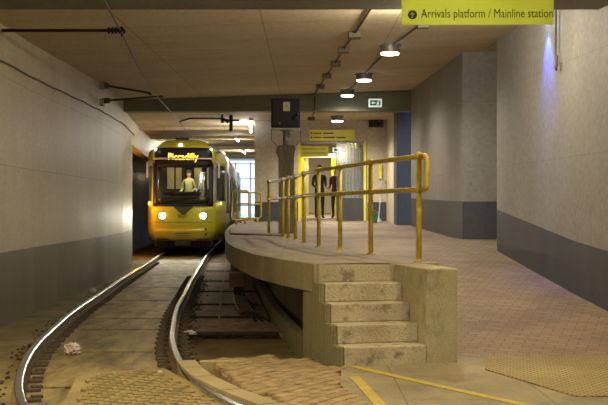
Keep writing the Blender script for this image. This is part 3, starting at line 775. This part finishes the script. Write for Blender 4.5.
# broom, bucket, wall strip
zf = rampz(2, 28)
bm = nb(); box(bm, (bx(384.5)-.12, YB-.03, bz(172)), (.09,.05,.40), 0, .01); tag(obj('wall_dispenser', bm, 'signy'), 'narrow yellow box fixed to the wall above the mop', 'wall box')
t = thing('mop', 'blue grey handled mop leaning on the wall by the green bucket', 'mop', (2.05, 28.9, zf+.02))
bm = nb(); cyl(bm, (0,-.1,.08), (.16,.8,1.28), .016, 8); obj('handle', bm, 'bluegrey', t)
bm = nb(); cyl(bm, (0,-.1,0), (0,-.1,.12), .10, 12, .03); obj('mop_head', bm, 'bluegrey', t)
t = thing('bucket', 'green plastic bucket on the floor under the wall box', 'bucket', (1.86, 28.3, zf+.01))
bm = nb(); cyl(bm, (0,0,0), (0,0,.24), .11, 18, .14); obj('pail', bm, 'green', t)
bm = nb(); tube(bm, [(.14*math.cos(a), 0, .23+.1*math.sin(a)) for a in [k*PI/8 for k in range(9)]], .006, 6); obj('handle', bm, 'galv', t)
# hanging cable at top right on pier
wx, wy = 3.36, 14.0
bm = nb(); tube(bm, [(wx, wy, 4.2),(wx, wy+.02, 3.5),(wx, wy, 3.38),(wx-.02, wy-.06, 3.30),(wx-.01, wy-.12, 3.36),(wx, wy-.08, 3.46),(wx, wy-.03, 3.38),(wx-.0, wy-.02, 3.28)], .013, 8)
tag(obj('hanging_cable', bm, 'conduit', None, True), 'dark cable hanging down the pale right pier, coiled at its end', 'cable')

# ------------------------------------------------------------------ overhead wire and brackets
wire = [(-1.2,7),(-1.9,9.4),(-2.26,11.9),(-2.43,13.9),(-2.76,17.5),(-3.12,22.6),(-3.4,28.7),(-3.78,36)]
bm = nb(); tube(bm, [(x, y, 3.80) for x, y in wire], .012, 6); tag(obj('contact_wire', bm, 'conduit', None, True), 'dark overhead contact wire running above the track to the tram', 'wire')
def px3(x, y, d): return ((x-304)*d/1050, d, 1.45+(208-y)*d/1050)
def insul(bm, a, b, r=.045):
    a, b = Vector(a), Vector(b)
    for k in range(4):
        p = a.lerp(b, (k+.2)/4.2); q = a.lerp(b, (k+.7)/4.2); cyl(bm, p, q, r, 12)
    cyl(bm, a, b, r*.45, 8)
t = thing('overhead_wire_bracket', 'single dark wire bracket nearest, reaching across from the left edge', 'bracket', (0,0,0), 0, 'overhead line brackets')
e = px3(121, 30.5, 13.9); s_ = (-4.0, 13.9, 3.80)
bm = nb(); tube(bm, [s_, (-3.2, 13.9, 3.80), e], .022, 10); obj('arm', bm, 'black', t, True)
bm = nb(); insul(bm, (e[0]-.18, e[1], e[2]-.0), (e[0]+.02, e[1], e[2]-.0)); obj('insulator', bm, 'black', t)
bm = nb(); tube(bm, [(e[0], e[1], e[2]+.05), (e[0]+.05, e[1], e[2]-.02), (e[0]+.01, e[1], e[2]-.08), (e[0]-.0, e[1], 3.83)], .02, 8); obj('wire_clamp', bm, 'black', t)
t = thing('overhead_wire_bracket', 'two-arm dark wire bracket bolted to the left wall before the beam', 'bracket', (0,0,0), 0, 'overhead line brackets')
a1 = px3(91.5, 85, 21.6); b1 = px3(150, 93, 22.4); a2 = px3(90.5, 101, 21.6); b2 = px3(162, 96, 22.6); a1 = (-4.15, 21.6, a1[2]); a2 = (-4.15, 21.6, a2[2])
b1b = (b1[0], b1[1], b2[2])
bm = nb(); tube(bm, [Vector(a1).lerp(Vector(b1), .05), b1], .024, 8); tube(bm, [b1, b1b], .03, 8); obj('upper_arm', bm, 'black', t, True)
bm = nb(); tube(bm, [Vector(a2).lerp(Vector(b2), .05), b2, (b2[0], b2[1], 3.825)], .024, 8); obj('lower_arm', bm, 'black', t, True)
for a, b in ((a1, b1), (a2, b2)):
    a, b = Vector(a), Vector(b); bm = nb(); insul(bm, a.lerp(b, .0), a.lerp(b, .12), .06); obj('insulator', bm, 'conduit', t)
    bm = nb(); box(bm, a+Vector((-.0,0,-.03)), (.08,.2,.14)); obj('wall_plate', bm, 'galv', t)
t = thing('overhead_wire_bracket', 'dark wire bracket hanging from a ceiling dropper above the tram', 'bracket', (0,0,0), 0, 'overhead line brackets')
D = 27.8; tp = px3(231, 115, D); dn = px3(231, 131, D); aa = px3(223, 118.5, D); bb = px3(190, 118.3, D); cc = px3(180.5, 121.3, D)
bm = nb(); box(bm, ((tp[0]+dn[0])/2, D, (lceilz(D)-.01+dn[2])/2), (.09, .09, lceilz(D)-.01-dn[2])); obj('dropper', bm, 'black', t)
bm = nb(); box(bm, (tp[0], D, lceilz(D)-.15), (.42,.14,.04)); obj('top_plate', bm, 'black', t)
bm = nb(); tube(bm, [(tp[0],D,aa[2]-.08), aa, bb, cc, (cc[0]-.02, D, max(3.70, cc[2]-.03))], .022, 8); obj('arm', bm, 'black', t, True)
bm = nb(); insul(bm, (tp[0]-.06, D, aa[2]-.1), (aa[0], D, aa[2]-.04), .06); insul(bm, (aa[0]-.02, D, aa[2]-.12), (aa[0]-.02, D, aa[2]+.1), .05); obj('insulator', bm, 'black', t)
# cable along the left wall
bm = nb(); pts = []
for k in range(60):
    y = 9 + k*.36; pts.append((interp([(b, a) for a, b in WL], y)+.03, y, 3.43+.008*(y-16)+.006*math.sin(k*1.3)))
tube(bm, pts, .011, 7); tag(obj('wall_cable', bm, 'conduit', None, True), 'dark sagging cable clipped along the upper left wall', 'cable')

# ------------------------------------------------------------------ the tram
TY = 33.9; TX = -3.92; ta = math.radians(2.3)
tram = thing('tram', 'yellow and silver tram with lit headlamps and Piccadilly on its display', 'tram', (TX, TY, 0), ta)
LEN = 28.0
def hwz(z, hw):                     # half width at height z
    if z < 3.2: return hw - (.10 if z < .7 else 0)*(0.7-z)/.3
    t_ = min(1, (z-3.2)/.48); return hw*(1-.40*t_*t_)
def nose(u, z):                     # how far back the front skin lies
    rake = .0 if z < 1.5 else (z-1.5)*.16
    if z > 3.46: rake += (z-3.46)*1.0
    return .22*abs(u)**2.6 + rake + (.10*(1-(z-.4)/.5) if z < .9 else 0)
FW = .98
def F(u, z, out=0): return (u*hwz(z, FW), nose(u, z)-out, z)
def patch(u0, u1, z0, z1, nu=10, nz=4, out=0, th=.04, bmx=None):
    bm = bmx or nb(); A = []; B = []
    for j in range(nz+1):
        z = z0+(z1-z0)*j/nz
        A.append([bm.verts.new(F(u0+(u1-u0)*i/nu, z, out)) for i in range(nu+1)]); B.append([bm.verts.new(F(u0+(u1-u0)*i/nu, z, out-th)) for i in range(nu+1)])
    for j in range(nz):
        for i in range(nu):
            bm.faces.new((A[j][i], A[j][i+1], A[j+1][i+1], A[j+1][i])); bm.faces.new((B[j][i], B[j+1][i], B[j+1][i+1], B[j][i+1]))
    for j in range(nz):
        bm.faces.new((A[j][0], A[j+1][0], B[j+1][0], B[j][0])); bm.faces.new((A[j][nu], B[j][nu], B[j+1][nu], A[j+1][nu]))
    for i in range(nu):
        bm.faces.new((A[0][i], B[0][i], B[0][i+1], A[0][i+1])); bm.faces.new((A[nz][i], A[nz][i+1], B[nz][i+1], B[nz][i]))
    return bm
fp = obj('front_panel', patch(-1, 1, .42, 1.50, 14, 8), 'yellow', tram, True)
obj('bumper', patch(-.97, .97, .40, .78, 14, 3, .03), 'ydark', tram, True)
obj('windscreen', patch(-.86, .86, 1.56, 2.80, 10, 6, 0, .012), 'glass', tram, True)
bm = nb(); patch(-1, -.85, 1.50, 2.90, 3, 6, .01, .05, bm); patch(.85, 1, 1.50, 2.90, 3, 6, .01, .05, bm); patch(-.86, .86, 1.50, 1.57, 10, 1, .01, .05, bm)
obj('windscreen_surround', bm, 'black', tram, True)
ds = obj('destination_display', patch(-.94, .94, 2.80, 3.42, 12, 5, .012, .06), 'dispblack', tram, True)
obj('roof_front', patch(-1, 1, 3.38, 3.68, 14, 6), 'yellow', tram, True)
textmesh('destination_text', 'Piccadilly', .325, 'amberled', ds, (-.50, nose(.35, 3.02)-.055, 3.015), (PI/2-.158, 0, 0), .0, .002, sx=.84)
# number on the front, wiper V, body seam
textmesh('fleet_number', '3021', .17, 'ink', fp, (-.17, -.02, 1.13), (PI/2, 0, 0), .002, .002)
bm = nb(); prism(bm, [(-.30,1.50),(.36,1.50),(.08,1.24),(-.02,1.24)], -.03, -.012); bmesh.ops.rotate(bm, verts=bm.verts, matrix=Matrix.Rotation(PI/2, 3, 'X')); 
bmesh.ops.translate(bm, verts=bm.verts, vec=(0,-.03,0)); obj('nose_recess', bm, 'conduit', fp)
bm = nb(); tube(bm, [(.0,-.06,1.52),(.05,-.03,1.62),(.55,.02,1.70)], .012, 6); obj('wiper', bm, 'blackmat', tram)
bm = nb(); patch(-.96, .96, .985, 1.0, 14, 1, .008, .02, bm); patch(-.3, .3, .62, .64, 6, 1, .04, .02, bm); patch(-.3, .3, .54, .56, 6, 1, .04, .02, bm); obj('panel_seam', bm, 'conduit', fp)
for s in (-1, 1):
    bm = nb(); ball(bm, (s*.66, nose(.67, 1.2)+.0, 1.20), .115, 1, .35, 1, 20, 12); hl = obj('headlamp', bm, 'head', tram, True)
    bm = nb(); cyl(bm, (s*.66, nose(.67,1.2)-.02, 1.2), (s*.66, nose(.67,1.2)+.03, 1.2), .145, 24); obj('headlamp_bezel', bm, 'galv', tram)
    lamp('headlamp_beam', 'SPOT', (s*.66, -.12, 1.20), 110, (1,.93,.7), (math.radians(74), 0, PI - math.radians(2)), parent=tram, spot=math.radians(70), blend=.9, radius=.06)
for z in (.60, .76):
    bm = nb(); cyl(bm, (.74, nose(.75,z)-.05, z), (.74, nose(.75,z)+.03, z), .035, 14); obj('socket', bm, 'blackmat', tram)
bm = nb(); ball(bm, (-.09, nose(.1,3.50)-.02, 3.50), .055, 1, .5, 1); obj('top_marker_lamp', bm, 'marker', tram, True)
for s in (-1, 1):
    bm = nb(); ball(bm, (s*.90, .38, 3.36), .035); obj('side_marker_lamp', bm, 'lens', tram, True)
bm = nb(); box(bm, (-.05, .60, 3.72), (.42,.25,.06), 0, .01); obj('roof_aerial', bm, 'blackmat', tram)
# hull sides: rings of (x,z) along y
def hull_hw(y): 
    t_ = min(1, max(0, y/2.1)); return FW + (1.325-FW)*(1-(1-t_)**1.6)
def side(s, y0, y1, z0, z1, ny=6, nz=3, out=0, th=.04, bmx=None):
    bm = bmx or nb(); A = []; B = []
    for j in range(nz+1):
        z = z0+(z1-z0)*j/nz; ra, rb = [], []
        for i in range(ny+1):
            y = y0+(y1-y0)*i/ny; hw = hull_hw(y); yy_ = y + nose(1, z)*max(0, 1-y/2.1)
            k = hwz(z, hw); ra.append(bm.verts.new((s*(k+out), yy_, z))); rb.append(bm.verts.new((s*(k+out-th), yy_, z)))
        A.append(ra); B.append(rb)
    for j in range(nz):
        for i in range(ny):
            bm.faces.new((A[j][i], A[j][i+1], A[j+1][i+1], A[j+1][i])); bm.faces.new((B[j][i], B[j+1][i], B[j+1][i+1], B[j][i+1]))
    for j in range(nz):
        bm.faces.new((A[j][0], A[j+1][0], B[j+1][0], B[j][0])); bm.faces.new((A[j][ny], B[j][ny], B[j+1][ny], A[j+1][ny]))
    for i in range(ny):
        bm.faces.new((A[0][i], B[0][i], B[0][i+1], A[0][i+1])); bm.faces.new((A[nz][i], A[nz][i+1], B[nz][i+1], B[nz][i]))
    return bm
for s in (-1, 1):
    obj('cab_side_panel', side(s, 0, 2.6, .40, 1.62, 8, 4), 'yellow', tram, True)
    obj('cab_side_window', side(s, .35, 2.2, 1.66, 2.85, 6, 4, -.01, .015), 'glass', tram, True)
    bm = nb(); side(s, 0, .36, 1.62, 2.88, 2, 4, 0, .05, bm); side(s, 2.18, 2.6, 1.62, 2.88, 2, 4, 0, .05, bm); side(s, .3, 2.25, 1.6, 1.68, 4, 1, 0, .05, bm)
    obj('cab_pillar', bm, 'silver', tram, True)
    obj('cab_roof_side', side(s, 0, 2.6, 2.86, 3.40, 8, 4), 'yellow', tram, True)
    obj('body_side_lower', side(s, 2.6, LEN, .42, 1.25, 10, 2), 'silver', tram)
    obj('body_side_upper', side(s, 2.6, LEN, 2.72, 3.30, 10, 3), 'silver', tram)
    y = 2.6; k = 0
    while y < LEN-.5:
        wd = 1.35 if k % 3 == 2 else 1.7
        if k % 3 == 2:
            d_ = obj('door', side(s, y+.04, y+wd, .46, 2.70, 2, 2, .012), 'yellow', tram)
            obj('door_glass', side(s, y+.15, y+wd-.12, 1.0, 2.55, 2, 2, .02, .01), 'black', d_)
        else:
            obj('side_window', side(s, y+.06, y+wd, 1.27, 2.72, 2, 2, -.005, .015), 'black', tram)
        obj('side_pillar', side(s, y-.06, y+.06, .46, 2.74, 1, 2, .014), 'silver', tram)
        y += wd; k += 1
bm = nb(); rows = []
for i in range(22):
    y = LEN*(i/21)**1.4; hw = hull_hw(y); r0 = []
    for k in range(15):
        u = -1+2*k/14; z = 3.32+.34*(1-abs(u)**3.2) - (.12 if y < .2 else 0)*0
        x = hwz(3.30 + .1*(1-abs(u)), hw)*u; yy_ = max(y, nose(abs(u), min(3.66, z)) + .02)
        if y > .6: z += .0
        r0.append(bm.verts.new((x, yy_ + (.32 if i == 0 else 0), z-.02)))
    rows.append(r0)
for a, b in zip(rows, rows[1:]):
    for k in range(14): bm.faces.new((a[k], a[k+1], b[k+1], b[k]))
obj('roof', bm, 'silver', tram, True)
bm = nb(); box(bm, (0, LEN/2+.8, .40), (2.5, LEN-1.0, .10)); box(bm, (0, .55, .42), (1.7, .9, .08)); obj('floor_pan', bm, 'grime', tram)
bm = nb(); box(bm, (0, 1.0, .27), (1.9, 1.2, .22), 0, .04); box(bm, (0, 3.2, .2), (1.5, 1.8, .30)); box(bm, (0, .12, .30), (.5, .5, .16), 0, .03); obj('underframe', bm, 'grime', tram)
for y in (2.4, 4.2):
    for s in (-1, 1): bm = nb(); cyl(bm, (s*.70, y, .30), (s*.82, y, .30), .298, 24); obj('wheel', bm, 'grime', tram)
bm = nb(); box(bm, (0, 1.5, .88), (1.9, 1.9, .06)); obj('cab_floor', bm, 'grime', tram)
bm = nb(); box(bm, (0, LEN, 2.0), (2.5, .1, 3.1)); obj('rear_wall', bm, 'silver', tram)
# interior
bm = nb(); box(bm, (-.62, 2.55, 2.1), (1.0, .05, 2.0)); box(bm, (.95, 2.55, 2.1), (.45, .05, 2.0)); box(bm, (0, 2.55, 3.0), (2.3, .05, .3)); box(bm, (0, 2.55, .95), (2.3, .05, 1.1)); bk = obj('cab_bulkhead', bm, 'blackmat', tram)
bm = nb()
for x, w_ in ((-.60,.24),(-.32,.20),(.35,.26),(.72,.14)): box(bm, (x, 2.50, 2.48), (w_, .03, .74))
obj('bulkhead_panel', bm, 'cream', bk)
bm = nb(); box(bm, (0, .62, 1.62), (1.6, .5, .42), 0, .05); box(bm, (0, .85, 1.88), (1.4, .2, .22), 0, .03); obj('dashboard', bm, 'blackmat', tram)
bm = nb(); box(bm, (.55, 1.75, 1.35), (.45,.45,.12), 0, .04); box(bm, (.55, 2.0, 1.7), (.45,.1,.7), 0, .04); cyl(bm, (.55,1.75,.45), (.55,1.75,1.3), .05); obj('driver_seat', bm, 'blackmat', tram)
lamp('cab_lamp', 'POINT', (.1, 1.0, 2.85), 40, (1,.85,.55), parent=tram, radius=.1)
bm = nb(); box(bm, (0, 1.2, 3.05), (1.9, 2.4, .04)); obj('cab_ceiling', bm, 'cream', tram)
for (x, y, z, m_) in ((-1.12,.75,1.60,'amber'),(1.17,.75,1.60,'greenlamp')):
    bm = nb(); ball(bm, (x*1.03, y, z), .05, .6, 1, 1); obj('indicator_lamp', bm, m_, tram, True)
lamp('indicator_glow', 'POINT', (-1.45, -.1, 1.62), 32, (1,.40,.03), parent=tram, radius=.05)
for s in (-1, 1):
    bm = nb(); tube(bm, [(s*.95,.45,2.95),(s*1.12,.25,2.95)], .018, 6); box(bm, (s*1.16,.25,2.68), (.07,.14,.52), 0, .02); obj('mirror', bm, 'silver', tram)

# ------------------------------------------------------------------ people
def skin_mesh(name, joints, edges, mat, parent, sub=1):
    me = bpy.data.meshes.new(name); me.from_pydata([j[:3] for j in joints], edges, [])
    o = bpy.data.objects.new(name, me); C.objects.link(o)
    m = o.modifiers.new('s', 'SKIN'); m.use_smooth_shade = True
    for i, j in enumerate(joints):
        v = me.skin_vertices[0].data[i]; r = j[3]; v.radius = (r, r) if not isinstance(r, tuple) else r
    me.skin_vertices[0].data[0].use_root = True
    o.modifiers.new('u', 'SUBSURF').levels = sub; o.modifiers['u'].render_levels = sub
    dg = bpy.context.evaluated_depsgraph_get(); me2 = bpy.data.meshes.new_from_object(o.evaluated_get(dg)); bpy.data.objects.remove(o)
    me2.materials.clear(); me2.materials.append(M[mat])
    for p in me2.polygons: p.use_smooth = True
    o = bpy.data.objects.new(name, me2); C.objects.link(o); o.parent = parent; return o
def person_parts(t, H, coat, trousers, sit=False, arm=.25, face=-1):
    k = H/1.75
    f = lambda x, y, z, r: (x*k, y*k*(-face)*-1, z*k, (r*k if not isinstance(r, tuple) else (r[0]*k, r[1]*k)))
    J = [(0,0,.93,(.15,.10)),(0,0,1.12,(.14,.10)),(0,0,1.32,(.17,.11)),(0,0,1.44,(.10,.08)),(0,0,1.52,.052),(0,-.01,1.60,(.075,.09)),(0,-.01,1.69,(.07,.085)),
         (-.19,0,1.40,.06),(-.225,.03,1.14,.045),(-.20,-arm,1.04,.035),(-.17,-arm-.08,1.05,.032),
         (.19,0,1.40,.06),(.225,.03,1.14,.045),(.20,-arm,1.04,.035),(.17,-arm-.08,1.05,.032)]
    E = [(0,1),(1,2),(2,3),(3,4),(4,5),(5,6),(3,7),(7,8),(8,9),(9,10),(3,11),(11,12),(12,13),(13,14)]
    if sit: J += [(-.10,-.05,.90,.09),(-.12,-.42,.88,.07),(-.12,-.45,.48,.05),(-.12,-.55,.45,.04),(.10,-.05,.90,.09),(.12,-.42,.88,.07),(.12,-.45,.48,.05),(.12,-.55,.45,.04)]
    else: J += [(-.10,0,.85,.085),(-.11,-.01,.48,.06),(-.11,.02,.09,.045),(-.11,-.12,.04,.04),(.10,0,.85,.085),(.11,-.01,.48,.06),(.12,.02,.09,.045),(.12,-.12,.04,.04)]
    E += [(0,15),(15,16),(16,17),(17,18),(0,19),(19,20),(20,21),(21,22)]
    J = [(j[0]*k, j[1]*k, j[2]*k, (j[3]*k, j[3]*k) if not isinstance(j[3], tuple) else (j[3][0]*k, j[3][1]*k)) for j in J]
    b = skin_mesh('body', J, E, 'skin', t, 2)
    b.data.materials.append(M[coat]); b.data.materials.append(M[trousers])
    for p in b.data.polygons:
        c = p.center; z = c.z/k
        if z < .93 or (sit and z < .97 and c.y/k < -.1 and abs(c.x)/k < .2): p.material_index = 2
        elif z < 1.47 and not (c.y/k < -(arm+.05)): p.material_index = 1
    bm = nb(); ball(bm, (0, .012*k, 1.70*k), .10*k, .92, 1.02, .92, 16, 12)
    bmesh.ops.delete(bm, geom=[v for v in bm.verts if v.co.z < 1.66*k and v.co.y < .03*k], context='VERTS'); obj('hair', bm, 'hair', t, True)
    bm = nb(); cyl(bm, (0,-.095*k,1.63*k), (0,-.125*k,1.605*k), .014*k, 6, .02*k)
    for s in (-1, 1): ball(bm, (s*.082*k, .0, 1.63*k), .022*k, .5, 1, 1.4, 8, 6)
    obj('nose_and_ears', bm, 'skin', t, True)
    bm = nb()
    for s in (-1, 1): ball(bm, (s*.03*k, -.092*k, 1.645*k), .009*k, u=8, v=6)
    box(bm, (0, -.094*k, 1.572*k), (.045*k, .006, .008*k)); obj('eyes_and_mouth', bm, 'hair', t, True)
zp = rampz(.6, 31.2)
t = thing('person', 'person in a dark coat standing just inside the glazed doorway', 'person', (.48, 32.6, zp), .3); person_parts(t, 1.64, 'dark', 'dark', arm=.2)
t = thing('person', 'person in a dark red coat standing right of the other in the doorway', 'person', (1.0, 32.9, zp), -.5); person_parts(t, 1.60, 'red', 'dark', arm=.18)
mt = Matrix.Translation((TX, TY, 0)) @ Matrix.Rotation(ta, 4, 'Z')
pd = mt @ Vector((.10, 1.52, .52))
t = thing('person', 'tram driver in a pale yellow shirt standing behind the windscreen', 'person', (pd.x, pd.y, .93), ta-.25); person_parts(t, 1.78, 'hivis', 'dark', arm=.34)

# ------------------------------------------------------------------ small ground objects
gx, gy = (236.5-304)/54.5, 19.4
t = thing('lineside_box', 'rust brown metal junction box on a short stand below the platform edge', 'junction box', (gx, gy, -.28))
bm = nb(); box(bm, (0,0,.40), (.28,.24,.26), 0, .012); obj('housing', bm, 'brownbox', t)
bm = nb(); box(bm, (0,0,.537), (.31,.27,.02)); obj('lid', bm, 'galv', t)
bm = nb(); box(bm, (0,0,.13), (.12,.10,.28)); obj('stand', bm, 'grime', t)
for k, (dx, w_) in enumerate(((.0,.018),(.05,.014),(.10,.02))):
    pts = [(gx+dx, gy-.05, 0), (gx+.1+dx, gy-.8, -.17), (gx+.22+dx*1.6, gy-1.9, -.175), (gx+.33+dx, gy-3.0, -.17), (gx+.55+dx*2, gy-4.3, -.18)]
    bm = nb(); tube(bm, catmull(pts, 5), w_, 7); tag(obj('ground_cable', bm, 'blackmat', None, True), 'black cable trailing from the brown junction box along the track panels', 'cable', 'cables trailing from the brown box')
t = thing('cable_ladder', 'rusty ladder-like cable tray lying under the platform edge', 'cable tray')
def ladder_pt(y, o_): return (interp(EDGE, y)+.12+o_*.8, y, -.13)
for o_ in (0, .26):
    bm = nb(); tube(bm, [ladder_pt(y, o_) for y in (16,16.5,17,17.5,18,18.5,19)], .02, 6); obj('side_rail', bm, 'railweb', t)
for k in range(9):
    y = 16.3+k*.33; bm = nb(); box(bm, (interp(EDGE, y)+.225, y, -.135), (.22, .22, .03)); obj('rung', bm, 'railweb', t)
def crumple(name, loc, r, mat, label, seed, flat=.6):
    random.seed(seed); bm = nb(); bmesh.ops.create_icosphere(bm, subdivisions=3, radius=r)
    for v in bm.verts:
        n = v.co.normalized(); v.co = n*r*random.uniform(.55, 1.25); v.co.z *= flat
    o = obj(name, bm, mat); o.location = loc; return tag(o, label, 'litter')
crumple('crumpled_paper', (-2.50, 11.35, -.09), .085, 'pink', 'crumpled pinkish white paper on the track slab by the left rail', 3)
crumple('plastic_scrap', (-2.58, 11.7, -.09), .08, 'litter', 'white plastic scrap caught against the left rail', 4, .5)
crumple('plastic_bag', (-1.44, 13.3, -.13), .085, 'bagwhite', 'pale plastic bag lying just outside the right rail bend', 5, .35)
crumple('litter_scrap', (-4.0, 19.9, -.11), .06, 'litter', 'small pale scrap of litter at the foot of the left wall', 6, .8)
crumple('litter_scrap', (-1.28, 9.3, -.0), .022, 'litter', 'tiny pale scrap on the panel edge by the right rail', 8, .5)
bm = nb(); random.seed(11)
for k in range(110):
    x = min(-.02, random.gauss(-.28, .14)); y = random.gauss(10.75, .16)
    M4 = Matrix.Translation((x, y, random.uniform(-.24,-.12))) @ Matrix.Rotation(random.uniform(0,6), 4, 'Z') @ Matrix.Rotation(random.uniform(-.8,.8), 4, 'X')
    bmesh.ops.create_circle(bm, cap_ends=True, segments=5, radius=random.uniform(.015,.045), matrix=M4)
o = obj('dead_leaves', bm, 'weed', None, False, 'stuff'); tag(o, 'heap of dead leaves and weeds beside the steps', 'leaves')
bm = nb(); random.seed(12)
for k in range(500):
    y = random.uniform(8.5, 24); s = random.choice((-1, 1)); tab = RR if random.random() < .6 else LR
    x = interp(tab, y) + random.gauss(.18, .07)*(1 if tab is RR else -1) 
    r = random.uniform(.01, .028); bmesh.ops.create_icosphere(bm, subdivisions=1, radius=r, matrix=Matrix.Translation((x, y, -.14 if tab is LR else -.185)) @ Matrix.Diagonal((1, 1.2, .6, 1)))
o = obj('ballast_stones', bm, 'clip', None, False, 'stuff'); tag(o, 'scattered small stones beside the rails', 'stones')
